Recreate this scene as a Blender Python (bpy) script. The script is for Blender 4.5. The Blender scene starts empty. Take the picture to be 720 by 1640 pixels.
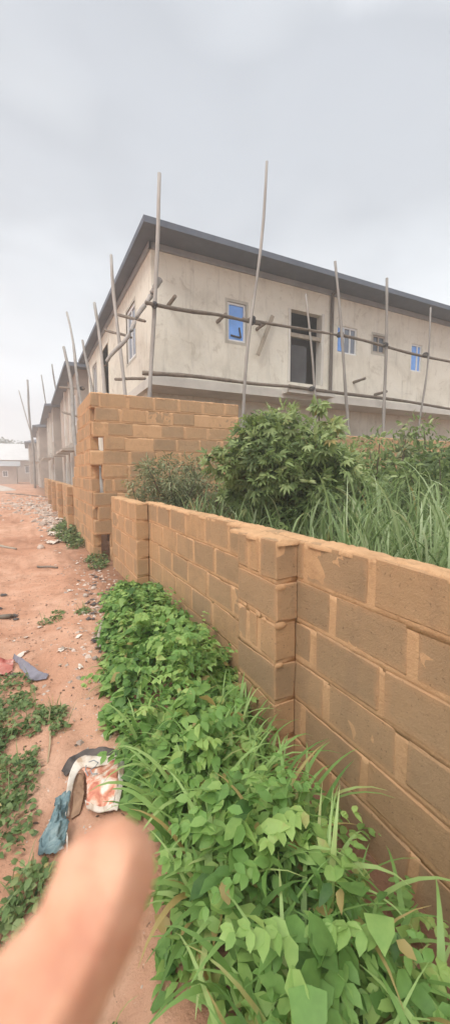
import bpy, bmesh, math, random
import numpy as np
from mathutils import Vector, Matrix, noise

random.seed(7); rng = np.random.default_rng(7)
S = bpy.context.scene
COL = S.collection

# ------------------------------------------------------------------ camera geometry
TH = math.radians(26.6); PH = math.radians(5.7); F0 = 626.0
FW = np.array([math.sin(TH)*math.cos(PH), math.cos(TH)*math.cos(PH), -math.sin(PH)])
RT = np.array([math.cos(TH), -math.sin(TH), 0.0]); UP = np.cross(RT, FW)
EYE = np.array([0, 0, 1.6])
def on(ax, x, y, v):
    """where the sight line through a point of the photograph meets a world plane (0: X=v, 1: Y=v, 2: Z=v)"""
    r = FW + (x-360)/F0*RT - (y-820)/F0*UP
    return EYE + (v-EYE[ax])/r[ax]*r

# ------------------------------------------------------------------ bookkeeping
def tag(o, label=None, cat=None, group=None, kind=None):
    if label: o['label'] = label
    if cat: o['category'] = cat
    if group: o['group'] = group
    if kind: o['kind'] = kind
    return o
def empty(name, loc, label, cat, group=None):
    o = bpy.data.objects.new(name, None); COL.objects.link(o)
    o.location = loc; o.empty_display_size = 0.2
    return tag(o, label, cat, group)
def world_loc(o):
    v = Vector((0, 0, 0))
    while o is not None:
        v += Vector(o.location); o = o.parent
    return v

def link_mesh(name, me, mat, parent=None, origin=None, smooth=False):
    """mesh is in world coordinates; shift it to its origin"""
    base = world_loc(parent) if parent else Vector((0, 0, 0))
    off = Vector(origin) if origin is not None else base
    me.transform(Matrix.Translation(-off))
    o = bpy.data.objects.new(name, me); COL.objects.link(o)
    o.location = off-base
    if parent: o.parent = parent
    if mat: me.materials.append(mat)
    if smooth:
        me.polygons.foreach_set('use_smooth', [True]*len(me.polygons))
    return o

class MB:
    """collects boxes, tubes and strips in world coordinates; build() links them as one mesh"""
    def __init__(s): s.v = []; s.f = []; s.t = []
    def add(s, vs, fs, tint=0.5):
        b = len(s.v); s.v += [tuple(v) for v in vs]
        s.f += [tuple(i+b for i in f) for f in fs]; s.t += [tint]*len(fs)
    def box(s, x0, x1, y0, y1, z0, z1, tint=0.5, c=0.0):
        x0, x1 = sorted((x0, x1)); y0, y1 = sorted((y0, y1)); z0, z1 = sorted((z0, z1))
        vs = [(x, y, z) for z in (z0, z1) for y in (y0, y1) for x in (x0, x1)]
        s.add(vs, [(0, 2, 3, 1), (4, 5, 7, 6), (0, 1, 5, 4), (2, 6, 7, 3), (0, 4, 6, 2), (1, 3, 7, 5)], tint)
    def tube(s, pts, rad, n=8, tint=0.5, wob=0.0):
        pts = [Vector(p) for p in pts]
        if not hasattr(rad, '__len__'): rad = [rad]*len(pts)
        b = len(s.v)
        for i, p in enumerate(pts):
            d = (pts[min(i+1, len(pts)-1)]-pts[max(i-1, 0)]).normalized()
            a = d.cross(Vector((0, 0, 1)) if abs(d.z) < .9 else Vector((1, 0, 0))).normalized(); c = d.cross(a)
            for k in range(n):
                an = 2*math.pi*k/n
                r = rad[i]*(1+wob*(random.random()-.5))
                s.v.append(tuple(p+a*math.cos(an)*r+c*math.sin(an)*r))
        for i in range(len(pts)-1):
            for k in range(n):
                k2 = (k+1) % n
                s.f.append((b+i*n+k, b+i*n+k2, b+(i+1)*n+k2, b+(i+1)*n+k)); s.t.append(tint)
        s.f.append(tuple(b+k for k in range(n))[::-1]); s.t.append(tint)
        e = b+(len(pts)-1)*n
        s.f.append(tuple(e+k for k in range(n))); s.t.append(tint)
    def build(s, name, mat, parent=None, origin=None, smooth=False):
        me = bpy.data.meshes.new(name); me.from_pydata(s.v, [], s.f); me.update()
        at = me.attributes.new('tint', 'FLOAT', 'FACE'); at.data.foreach_set('value', s.t)
        return link_mesh(name, me, mat, parent, origin, smooth)

def rough_pole(p0, p1, r0, r1, bend=0.05, seg=14, knots=True):
    m = MB(); p0, p1 = Vector(p0), Vector(p1); L = (p1-p0).length
    ph = [random.uniform(0, 6.28) for _ in range(4)]
    pts = []; rr = []
    for i in range(seg+1):
        t = i/seg; w = math.sin(math.pi*t)
        off = Vector((.8*math.sin(9*t+ph[3])*.4+math.sin(3*t*2+ph[0]), math.sin(2.3*t*2+ph[1]), math.sin(4*t+ph[2])*.3))*bend*w
        pts.append(p0.lerp(p1, t)+off)
        rr.append((r0+(r1-r0)*t)*(1+(.12*random.uniform(-1, 1) if knots else 0)))
    m.tube(pts, rr, 8, random.random(), .12)
    return m

# ------------------------------------------------------------------ node helpers
def new_mat(name):
    m = bpy.data.materials.new(name); m.use_nodes = True
    nt = m.node_tree; nt.nodes.clear()
    out = nt.nodes.new('ShaderNodeOutputMaterial')
    return m, nt, out
def N(nt, t, **kw):
    n = nt.nodes.new(t)
    for k, v in kw.items():
        if k in n.inputs: n.inputs[k].default_value = v
        else: setattr(n, k, v)
    return n
def ramp(nt, fac, stops):
    r = nt.nodes.new('ShaderNodeValToRGB'); e = r.color_ramp.elements
    while len(e) < len(stops): e.new(.5)
    for i, (p, c) in enumerate(stops):
        e[i].position = p; e[i].color = (*c, 1) if len(c) == 3 else c
    nt.links.new(fac, r.inputs['Fac']); return r.outputs['Color']
def noise_n(nt, vec, scale, detail=6, rough=.6, dist=0):
    n = N(nt, 'ShaderNodeTexNoise'); n.inputs['Scale'].default_value = scale
    n.inputs['Detail'].default_value = detail; n.inputs['Roughness'].default_value = rough
    n.inputs['Distortion'].default_value = dist
    if vec is not None: nt.links.new(vec, n.inputs['Vector'])
    return n.outputs['Fac']
def mix(nt, a, b, fac, mode='MIX'):
    n = nt.nodes.new('ShaderNodeMix'); n.data_type = 'RGBA'; n.blend_type = mode
    for s, v in ((n.inputs[0], fac), (n.inputs[6], a), (n.inputs[7], b)):
        if hasattr(v, 'is_linked'): nt.links.new(v, s)
        elif isinstance(v, (int, float)): s.default_value = v
        else: s.default_value = (*v, 1)
    return n.outputs[2]
def math_n(nt, op, a, b=None, c=None, clamp=False):
    n = nt.nodes.new('ShaderNodeMath'); n.operation = op; n.use_clamp = clamp
    for i, v in enumerate((a, b, c)):
        if v is None: continue
        if hasattr(v, 'is_linked'): nt.links.new(v, n.inputs[i])
        else: n.inputs[i].default_value = v
    return n.outputs[0]
def maprange(nt, v, a, b, c=0, d=1):
    n = nt.nodes.new('ShaderNodeMapRange'); nt.links.new(v, n.inputs[0])
    for i, x in enumerate((a, b, c, d)): n.inputs[i+1].default_value = x
    return n.outputs[0]
def geo_pos(nt): return nt.nodes.new('ShaderNodeNewGeometry').outputs['Position']
def attr(nt, name, out='Fac'):
    n = nt.nodes.new('ShaderNodeAttribute'); n.attribute_name = name; return n.outputs[out]
def bump(nt, h, strength=.4, dist=.01, normal=None):
    b = nt.nodes.new('ShaderNodeBump'); b.inputs['Strength'].default_value = strength
    b.inputs['Distance'].default_value = dist; nt.links.new(h, b.inputs['Height'])
    if normal is not None: nt.links.new(normal, b.inputs['Normal'])
    return b.outputs['Normal']
def principled(nt, out, color, rough=.9, normal=None, spec=.3, **kw):
    p = nt.nodes.new('ShaderNodeBsdfPrincipled')
    if hasattr(color, 'is_linked'): nt.links.new(color, p.inputs['Base Color'])
    else: p.inputs['Base Color'].default_value = (*color, 1)
    if hasattr(rough, 'is_linked'): nt.links.new(rough, p.inputs['Roughness'])
    else: p.inputs['Roughness'].default_value = rough
    p.inputs['Specular IOR Level'].default_value = spec
    for k, v in kw.items(): p.inputs[k].default_value = v
    if normal is not None: nt.links.new(normal, p.inputs['Normal'])
    if out is not None: nt.links.new(p.outputs[0], out.inputs['Surface'])
    return p

def simple_mat(name, c1, c2, scale=3, rough=.85, bstr=.3, bscale=40, bdist=.005, c3=None, spec=.3, stretch=(1, 1, 1), tint=0.0):
    m, nt, out = new_mat(name)
    pos = geo_pos(nt)
    mp = N(nt, 'ShaderNodeMapping'); mp.inputs['Scale'].default_value = stretch
    nt.links.new(pos, mp.inputs['Vector']); v = mp.outputs[0]
    n = noise_n(nt, v, scale, 8, .65, .3)
    st = [(.3, c1), (.7, c2)] if c3 is None else [(.28, c1), (.5, c2), (.72, c3)]
    col = ramp(nt, n, st)
    if tint:
        t = maprange(nt, attr(nt, 'tint'), 0, 1, 1-tint, 1+tint)
        col = mix(nt, col, t, 1.0, 'MULTIPLY')
    principled(nt, out, col, rough, bump(nt, noise_n(nt, v, bscale, 8, .7), bstr, bdist), spec)
    return m

def leaf_mat(name, dark, mid, light, trans=.35, rough=.5, scale=30):
    m, nt, out = new_mat(name)
    t = attr(nt, 'tint')
    n = noise_n(nt, geo_pos(nt), scale, 3, .6)
    t2 = math_n(nt, 'ADD', t, math_n(nt, 'MULTIPLY', math_n(nt, 'SUBTRACT', n, .5), .35))
    col = ramp(nt, t2, [(.04, dark), (.45, mid), (.85, light), (1.0, (.42, .33, .13))])
    p = principled(nt, None, col, rough, None, .35)
    tr = nt.nodes.new('ShaderNodeBsdfTranslucent')
    nt.links.new(mix(nt, col, (1.0, 1.0, .45), .25, 'MULTIPLY'), tr.inputs['Color'])
    mx = nt.nodes.new('ShaderNodeMixShader'); mx.inputs[0].default_value = trans
    nt.links.new(p.outputs[0], mx.inputs[1]); nt.links.new(tr.outputs[0], mx.inputs[2])
    nt.links.new(mx.outputs[0], out.inputs['Surface'])
    return m

# ------------------------------------------------------------------ materials
M = {}
def wall_mats():
    MORT = (.56, .335, .16)
    # laid earth-cement blocks: colour per block, mortar smeared over their edges
    m, nt, out = new_mat('earth_block')
    pos = geo_pos(nt)
    uv = nt.nodes.new('ShaderNodeUVMap'); uv.uv_map = 'local'
    hs = nt.nodes.new('ShaderNodeUVMap'); hs.uv_map = 'half'
    su = nt.nodes.new('ShaderNodeSeparateXYZ'); nt.links.new(uv.outputs[0], su.inputs[0])
    sh = nt.nodes.new('ShaderNodeSeparateXYZ'); nt.links.new(hs.outputs[0], sh.inputs[0])
    dx = math_n(nt, 'SUBTRACT', sh.outputs[0], math_n(nt, 'ABSOLUTE', su.outputs[0]))
    dy = math_n(nt, 'SUBTRACT', sh.outputs[1], math_n(nt, 'ABSOLUTE', su.outputs[1]))
    d = math_n(nt, 'MINIMUM', dx, dy)
    wob = math_n(nt, 'MULTIPLY', math_n(nt, 'SUBTRACT', noise_n(nt, pos, 15, 6, .7), .47), .05)
    fac = maprange(nt, math_n(nt, 'SUBTRACT', d, wob), -.012, .036, 1, 0)
    fac = math_n(nt, 'MULTIPLY', fac, maprange(nt, noise_n(nt, pos, 6, 4, .7), .35, .6, .35, .9))
    t = attr(nt, 'tint')
    n1 = noise_n(nt, pos, 5, 8, .7, .4)
    tt = math_n(nt, 'ADD', math_n(nt, 'MULTIPLY', t, .55), math_n(nt, 'MULTIPLY', n1, .5))
    col = ramp(nt, tt, [(.10, (.33, .225, .135)), (.5, (.435, .285, .165)), (.9, (.53, .325, .175))])
    col = mix(nt, col, (.54, .315, .17), fac)
    st = maprange(nt, noise_n(nt, pos, 1.7, 5, .7, .6), .50, .70, 0, .45)
    col = mix(nt, col, (.29, .20, .12), st)
    strk = N(nt, 'ShaderNodeMapping'); strk.inputs['Scale'].default_value = (6, 6, .7); nt.links.new(pos, strk.inputs[0])
    col = mix(nt, col, (.29, .20, .13), maprange(nt, noise_n(nt, strk.outputs[0], 1.3, 6, .7, .3), .52, .68, 0, .3))
    speck = maprange(nt, noise_n(nt, pos, 60, 2, .5), .66, .72, 0, .5)
    col = mix(nt, col, (.14, .09, .055), speck)
    h = math_n(nt, 'ADD', noise_n(nt, pos, 90, 6, .8), math_n(nt, 'MULTIPLY', noise_n(nt, pos, 11, 4, .6), 1.6))
    principled(nt, out, col, .95, bump(nt, h, .8, .010), .15)
    M['block'] = m
    M['mortar'] = simple_mat('smeared_mortar', (.44, .26, .14), (.60, .37, .205), 6, .95, .9, 60, .009, c3=(.53, .315, .17), spec=.1)
wall_mats()
def render_mat():
    m, nt, out = new_mat('cement_render'); pos = geo_pos(nt)
    col = ramp(nt, noise_n(nt, pos, .9, 9, .68, .6), [(.32, (.60, .57, .49)), (.5, (.73, .70, .61)), (.68, (.78, .755, .67))])
    a = noise_n(nt, pos, 2.6, 6, .7, 1.2)
    col = mix(nt, col, (.42, .375, .30), maprange(nt, a, .56, .66, 0, .42))
    col = mix(nt, col, (.68, .66, .60), maprange(nt, noise_n(nt, pos, 1.7, 4, .5, 2.0), .58, .66, 0, .35))
    sm = N(nt, 'ShaderNodeMapping'); sm.inputs['Scale'].default_value = (5, 5, .45); nt.links.new(pos, sm.inputs[0])
    col = mix(nt, col, (.33, .31, .27), maprange(nt, noise_n(nt, sm.outputs[0], 1.2, 6, .7, .2), .55, .72, 0, .4))
    h = math_n(nt, 'ADD', noise_n(nt, pos, 50, 6, .7), math_n(nt, 'MULTIPLY', noise_n(nt, pos, 3, 4, .6), 3))
    principled(nt, out, col, .95, bump(nt, h, .4, .012), .1); M['plaster'] = m
render_mat()
M['greyplaster'] = simple_mat('bare_cement', (.27, .245, .215), (.43, .385, .335), .7, .95, .3, 30, .006, c3=(.35, .32, .28), spec=.1)
M['pinkplaster'] = simple_mat('bare_render', (.33, .285, .25), (.48, .415, .36), .6, .95, .3, 30, .006, c3=(.40, .35, .31), spec=.1)
M['concrete'] = simple_mat('concrete_band', (.56, .545, .50), (.70, .68, .63), 2, .9, .25, 50, .004, spec=.15)
M['roof'] = simple_mat('roof_sheet', (.09, .105, .13), (.14, .155, .185), 1.5, .5, .1, 20, .003, spec=.4)
M['soffit'] = simple_mat('eave_board', (.10, .12, .155), (.145, .168, .205), 2, .7, .1, 20, .003)
M['pole'] = simple_mat('weathered_pole', (.24, .225, .21), (.40, .375, .35), 5, .9, .5, 50, .008, spec=.15, stretch=(1, 1, .25), tint=.2)
M['ledger'] = simple_mat('dark_bamboo', (.13, .11, .09), (.25, .21, .17), 7, .9, .5, 50, .008, spec=.15, tint=.2)
M['white'] = simple_mat('white_frame', (.66, .68, .68), (.76, .77, .77), 3, .45, .05, 20, .001, spec=.4)
M['dark'] = simple_mat('dark_metal', (.05, .05, .055), (.09, .09, .095), 3, .6, .1, 20, .002)
M['pipe'] = simple_mat('brown_pipe', (.11, .095, .085), (.17, .15, .135), 3, .6, .1, 20, .002)
M['wood'] = simple_mat('plank_wood', (.28, .24, .19), (.42, .37, .30), 8, .9, .5, 40, .006)
M['stone'] = simple_mat('stone', (.34, .25, .20), (.60, .52, .45), 12, .9, .5, 60, .01, tint=.35)
M['bark'] = simple_mat('bark', (.10, .075, .05), (.20, .155, .11), 10, .9, .6, 60, .01)
M['frieze'] = simple_mat('frieze_board', (.24, .26, .29), (.34, .36, .38), 2, .7, .1, 20, .003)
M['surround'] = simple_mat('cement_surround', (.40, .38, .33), (.52, .50, .44), 3, .95, .3, 40, .004)
def glass_mat(name, col, rough):
    m, nt, out = new_mat(name)
    c = ramp(nt, noise_n(nt, geo_pos(nt), 2.2, 4, .6), [(.3, tuple(x*.72 for x in col)), (.7, col)])
    principled(nt, out, c, rough, None, .5, **{'Coat Weight': .3})
    return m
M['blue'] = glass_mat('blue_film_glass', (.17, .42, 1.0), .25)
M['glass'] = glass_mat('dark_window_glass', (.06, .075, .10), .12)
M['greyglass'] = glass_mat('grey_window_glass', (.22, .26, .33), .2)

# red sandy ground
def ground_mat():
    m, nt, out = new_mat('red_sand')
    pos = geo_pos(nt)
    a = noise_n(nt, pos, .55, 9, .62, .8)
    b = noise_n(nt, pos, 5, 9, .7, .4)
    col = ramp(nt, a, [(.30, (.40, .20, .125)), (.48, (.56, .305, .20)), (.66, (.67, .42, .30))])
    col = mix(nt, col, (.36, .20, .13), maprange(nt, b, .52, .72, 0, .6))
    col = mix(nt, col, (.68, .42, .30), maprange(nt, noise_n(nt, pos, 1.6, 6, .6, 1.0), .52, .68, 0, .55))
    tm = N(nt, 'ShaderNodeMapping'); tm.inputs['Scale'].default_value = (2.4, .35, 1); nt.links.new(pos, tm.inputs[0])
    col = mix(nt, col, (.33, .175, .11), maprange(nt, noise_n(nt, tm.outputs[0], 1.1, 7, .65, .5), .50, .66, 0, .55))
    # bits of leaf and twig trodden into the sand
    sp = noise_n(nt, pos, 26, 3, .7, 1.5)
    col = mix(nt, col, (.17, .10, .065), maprange(nt, sp, .645, .70, 0, .75))
    sp2 = noise_n(nt, pos, 75, 2, .6)
    col = mix(nt, col, (.70, .55, .45), maprange(nt, sp2, .70, .76, 0, .7))
    # darker earth in the ditch by the wall and in the overgrown plot
    sx = nt.nodes.new('ShaderNodeSeparateXYZ'); nt.links.new(pos, sx.inputs[0])
    w = math_n(nt, 'ADD', sx.outputs[0], math_n(nt, 'MULTIPLY', math_n(nt, 'SUBTRACT', b, .5), 1.1))
    col = mix(nt, col, (.24, .135, .085), maprange(nt, w, .35, 1.2, 0, .8))
    h = math_n(nt, 'ADD', noise_n(nt, pos, 38, 8, .75), math_n(nt, 'MULTIPLY', noise_n(nt, pos, 6, 5, .6, .5), 2.2))
    principled(nt, out, col, .97, bump(nt, h, .75, .022), .08)
    return m
M['ground'] = ground_mat()

M['vine'] = leaf_mat('vine_leaf', (.06, .14, .035), (.19, .355, .09), (.39, .55, .17), .42)
M['blade'] = leaf_mat('grass_blade', (.11, .21, .05), (.23, .40, .11), (.42, .58, .22), .42, .45, 12)
M['low'] = leaf_mat('low_weed_leaf', (.07, .12, .04), (.15, .235, .08), (.30, .37, .16), .3)
M['cassava'] = leaf_mat('cassava_leaf', (.10, .15, .055), (.28, .37, .14), (.47, .55, .27), .4)
M['tallgrass'] = leaf_mat('tall_grass_blade', (.13, .20, .075), (.32, .43, .19), (.58, .66, .42), .45, .45, 8)
M['feather'] = leaf_mat('feathery_leaf', (.12, .15, .07), (.24, .27, .14), (.38, .41, .24), .3)
M['darkbush'] = leaf_mat('dark_bush_leaf', (.035, .075, .03), (.08, .15, .05), (.16, .25, .09), .25)
M['tree'] = leaf_mat('far_tree_leaf', (.04, .075, .04), (.07, .115, .055), (.12, .17, .08), .2, .6, 2)
M['dry'] = leaf_mat('dry_stalk', (.35, .27, .16), (.52, .42, .26), (.66, .56, .38), .2)
M['stem'] = simple_mat('green_stem', (.10, .16, .05), (.20, .27, .10), 10, .7, .2, 50, .003)

# ------------------------------------------------------------------ ground sheet
def ground_h(x, y):
    near = max(0, min(1, (22-abs(y-4))/12))*max(0, min(1, (14-abs(x))/8))
    h = (noise.noise(Vector((x*.7, y*.5, 3.1)))*.035+noise.noise(Vector((x*2.6, y*2.2, 9.7)))*.026
         + noise.noise(Vector((x*8, y*7, 1.7)))*.012)*near
    # worn wheel and foot track
    h -= (.035*max(0, noise.noise(Vector((x*5.2, y*3.4, 22)))-.12)+.02*max(0, noise.noise(Vector((x*11, y*8, 31)))-.1))*near
    h -= .035*math.exp(-((x+.25-.06*math.sin(y*.8))/.35)**2)*near
    # eroded ditch against the near wall
    d = max(0, min(1, (x-.80)/.45))*max(0, min(1, (2.9-y)/1.2))*max(0, min(1, (y+4)/2))
    if x > 1.6: d *= max(0, 1-(x-1.6)/.5)
    h -= .24*d*d*(3-2*d)
    h += .05*max(0, min(1, (-x-.25)/.5))*math.exp(-((y-2.3)/1.6)**2)
    return h
def spaced(lo, hi, step, far, growth):
    a = [lo]; s = step
    while a[0] > -far: s *= growth; a.insert(0, a[0]-s)
    b = list(np.arange(lo+step, hi, step)); c = [b[-1]]; s = step
    while c[-1] < far: s *= growth; c.append(c[-1]+s)
    return a+b+c[1:]
xs = spaced(-1.6, 1.9, .035, 700, 1.13); ys = spaced(-.5, 6.5, .035, 700, 1.05)
def build_ground():
    vs = [(x, y, ground_h(x, y)) for y in ys for x in xs]
    nx = len(xs); fs = [(j*nx+i, j*nx+i+1, (j+1)*nx+i+1, (j+1)*nx+i) for j in range(len(ys)-1) for i in range(nx-1)]
    me = bpy.data.meshes.new('ground'); me.from_pydata(vs, [], fs); me.update()
    o = link_mesh('ground', me, M['ground'], smooth=True)
    tag(o, 'red sandy ground of the dirt lane and plot', None, None, 'structure')
build_ground()

# ------------------------------------------------------------------ earth block walls
def block_mesh(blocks, name, parent, cap=None):
    """blocks: (centre, half sizes, axis u (unit), axis n (unit)) with chamfered edges and uv of each face in metres"""
    V = []; Fc = []; T = []; UVa = []; UVh = []
    for (c, (hu, hn, hz), u, n) in blocks:
        ch = .006; tint = random.random()
        if random.random() < .16: tint = random.uniform(1.0, 1.35)
        rot = random.gauss(0, .006); til = random.gauss(0, .004); off = random.gauss(0, .0022)
        u2 = (u*math.cos(rot)+n*math.sin(rot)); n2 = (n*math.cos(rot)-u*math.sin(rot)); z2 = Vector((0, 0, 1))
        b = len(V); loc = []
        for sz in (-1, 1):
            for sn in (-1, 1):
                for su in (-1, 1):
                    # three vertices per corner, one on each face
                    j = [random.gauss(0, .0045) for _ in range(3)]
                    for k in range(3):
                        a = [hu+j[0], hn, hz+j[2]]
                        for q in range(3):
                            if q != k: a[q] -= ch*random.uniform(.5, 2.2)
                        l = (su*a[0], sn*a[1], sz*a[2]); loc.append(l)
                        V.append(tuple(c+u2*(l[0]+sz*hz*til)+n2*(l[1]+off)+z2*l[2]))
        def vid(su, sn, sz, k): return b+(((sz > 0)*4+(sn > 0)*2+(su > 0))*3+k)
        faces = []
        for s in (-1, 1):
            q = [(s, -1, -1), (s, 1, -1), (s, 1, 1), (s, -1, 1)]
            if s < 0: q = q[::-1]
            faces.append((0, [vid(*p, 0) for p in q]))
            q = [(-1, s, -1), (-1, s, 1), (1, s, 1), (1, s, -1)]
            if s < 0: q = q[::-1]
            faces.append((1, [vid(*p, 1) for p in q]))
            q = [(-1, -1, s), (1, -1, s), (1, 1, s), (-1, 1, s)]
            if s < 0: q = q[::-1]
            faces.append((2, [vid(*p, 2) for p in q]))
        for s1 in (-1, 1):
            for s2 in (-1, 1):
                faces.append((1, [vid(s1, s2, -1, 0), vid(s1, s2, 1, 0), vid(s1, s2, 1, 1), vid(s1, s2, -1, 1)][::-s1*s2]))
                faces.append((2, [vid(s1, -1, s2, 0), vid(s1, 1, s2, 0), vid(s1, 1, s2, 2), vid(s1, -1, s2, 2)][::s1*s2]))
                faces.append((2, [vid(-1, s1, s2, 1), vid(1, s1, s2, 1), vid(1, s1, s2, 2), vid(-1, s1, s2, 2)][::-s1*s2]))
                for s3 in (-1, 1):
                    faces.append((2, [vid(s1, s2, s3, 0), vid(s1, s2, s3, 1), vid(s1, s2, s3, 2)][::s1*s2*s3]))
        H = (hu, hn, hz)
        for ax, f in faces:
            Fc.append(f); T.append(tint)
            p, q = [(1, 2), (0, 2), (0, 1)][ax]
            for i in f:
                l = loc[i-b]; UVa.append((l[p], l[q])); UVh.append((H[p], H[q]))
    me = bpy.data.meshes.new(name); me.from_pydata(V, [], Fc); me.update()
    at = me.attributes.new('tint', 'FLOAT', 'FACE'); at.data.foreach_set('value', T)
    l1 = me.uv_layers.new(name='local'); l1.data.foreach_set('uv', np.array(UVa, dtype=np.float32).ravel())
    l2 = me.uv_layers.new(name='half'); l2.data.foreach_set('uv', np.array(UVh, dtype=np.float32).ravel())
    return link_mesh(name, me, M['block'], parent)

def lumpy_box(mb, o, u, n, a0, a1, n0, n1, z0, z1, amp=.007, res=.03, seed=0):
    """box surface gridded and pushed about by noise: the mortar that squeezes out between blocks"""
    nu = max(2, int((a1-a0)/res)); nz = max(2, int((z1-z0)/res)); nn = 2
    def P(i, j, k):
        a = a0+(a1-a0)*i/nu; w = n0+(n1-n0)*j/nn; z = z0+(z1-z0)*k/nz
        p = o+u*a+n*w+Vector((0, 0, z))
        d = noise.noise(p*9+Vector((seed, 0, 0)))*amp+noise.noise(p*28)*amp*.6
        if j in (0, nn): p += n*d*(1 if j else -1)
        if k == nz: p += Vector((0, 0, d*1.5))
        if i in (0, nu): p += u*d*(1 if i else -1)
        return p
    idx = {}; vs = []
    def V(i, j, k):
        if (i, j, k) not in idx: idx[(i, j, k)] = len(vs); vs.append(P(i, j, k))
        return idx[(i, j, k)]
    fs = []
    for i in range(nu):
        for k in range(nz):
            fs.append((V(i, 0, k), V(i+1, 0, k), V(i+1, 0, k+1), V(i, 0, k+1)))
            fs.append((V(i, nn, k), V(i, nn, k+1), V(i+1, nn, k+1), V(i+1, nn, k)))
        for j in range(nn):
            fs.append((V(i, j, nz), V(i+1, j, nz), V(i+1, j+1, nz), V(i, j+1, nz)))
            fs.append((V(i, j, 0), V(i, j+1, 0), V(i+1, j+1, 0), V(i+1, j, 0)))
    for j in range(nn):
        for k in range(nz):
            fs.append((V(0, j, k), V(0, j, k+1), V(0, j+1, k+1), V(0, j+1, k)))
            fs.append((V(nu, j, k), V(nu, j+1, k), V(nu, j+1, k+1), V(nu, j, k+1)))
    mb.add(vs, fs)

BL, BH, VG, HG = .45, .225, .042, .024
def lay(o, u, n, th, courses, top=None, recess=.0045):
    """courses: list of (z0, a0, a1, phase, list of holes (h0,h1)). returns blocks and a mortar MB"""
    blocks = []; mo = MB()
    for (z0, a0, a1, ph, holes) in courses:
        edges = []
        a = a0-ph
        while a < a1:
            s, e = max(a, a0), min(a+BL, a1)
            segs = [(s, e)]
            for h0, h1 in holes:
                ns = []
                for s_, e_ in segs:
                    if h1 <= s_ or h0 >= e_: ns.append((s_, e_)); continue
                    if s_ < h0: ns.append((s_, h0))
                    if e_ > h1: ns.append((h1, e_))
                segs = ns
            for s_, e_ in segs:
                if e_-s_ > .05:
                    c = o+u*((s_+e_)/2)+n*(th/2)+Vector((0, 0, z0+BH/2))
                    blocks.append((c, ((e_-s_)/2, th/2, BH/2), u, n))
            a += BL+VG+random.uniform(-.008, .012)
        spans = [(a0, a1)]
        for h0, h1 in holes:
            ns = []
            for s_, e_ in spans:
                if h1 <= s_ or h0 >= e_: ns.append((s_, e_)); continue
                if s_ < h0: ns.append((s_, h0))
                if e_ > h1: ns.append((h1, e_))
            spans = ns
        for s_, e_ in spans:
            if e_-s_ > .08:
                lumpy_box(mo, o, u, n, s_+.006, e_-.006, recess, th-recess, z0-HG-.014, z0+BH-.004, amp=.0032, seed=z0*7)
    return blocks, mo
X3, Y3 = Vector((1, 0, 0)), Vector((0, 1, 0))
def cap_strip(mb, o, u, n, a0, a1, th, z, seed=0, amp=.014):
    """crumbling mortar bed left on top of the last course"""
    nu = int((a1-a0)/.03); nn = 5; b = []; vs = []; fs = []
    for i in range(nu+1):
        a = a0+(a1-a0)*i/nu
        for j in range(nn+1):
            t = j/nn
            e = (noise.noise(Vector((a*5, j*3.3, seed)))*.022+noise.noise(Vector((a*24, j*3.3, seed)))*.014) if j in (0, nn) else 0
            w = .003+(th-.006)*t+(-e if j == 0 else e)
            zz = z+(-.006 if j in (0, nn) else .004+amp*(noise.noise(Vector((a*4, t*2, seed+3)))+.8*noise.noise(Vector((a*17, t*7, seed)))+.5*noise.noise(Vector((a*45, t*11, seed)))))
            vs.append(o+u*a+n*w+Vector((0, 0, zz)))
    for i in range(nu):
        for j in range(nn):
            k = i*(nn+1)+j; fs.append((k, k+nn+1, k+nn+2, k+1))
    k = len(vs)
    for i in range(nu+1):
        for j in (0, nn):
            vs.append(vs[i*(nn+1)+j]-Vector((0, 0, .02)))
    for i in range(nu):
        fs.append((i*(nn+1), k+2*i, k+2*i+2, (i+1)*(nn+1)))
        fs.append((i*(nn+1)+nn, (i+1)*(nn+1)+nn, k+2*i+3, k+2*i+1))
    fs.append(tuple(range(nn+1))+(k+1, k)); e = nu*(nn+1)
    fs.append((k+2*nu, k+2*nu+1)+tuple(e+nn-q for q in range(nn+1)))
    mb.add(vs, fs)

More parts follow.
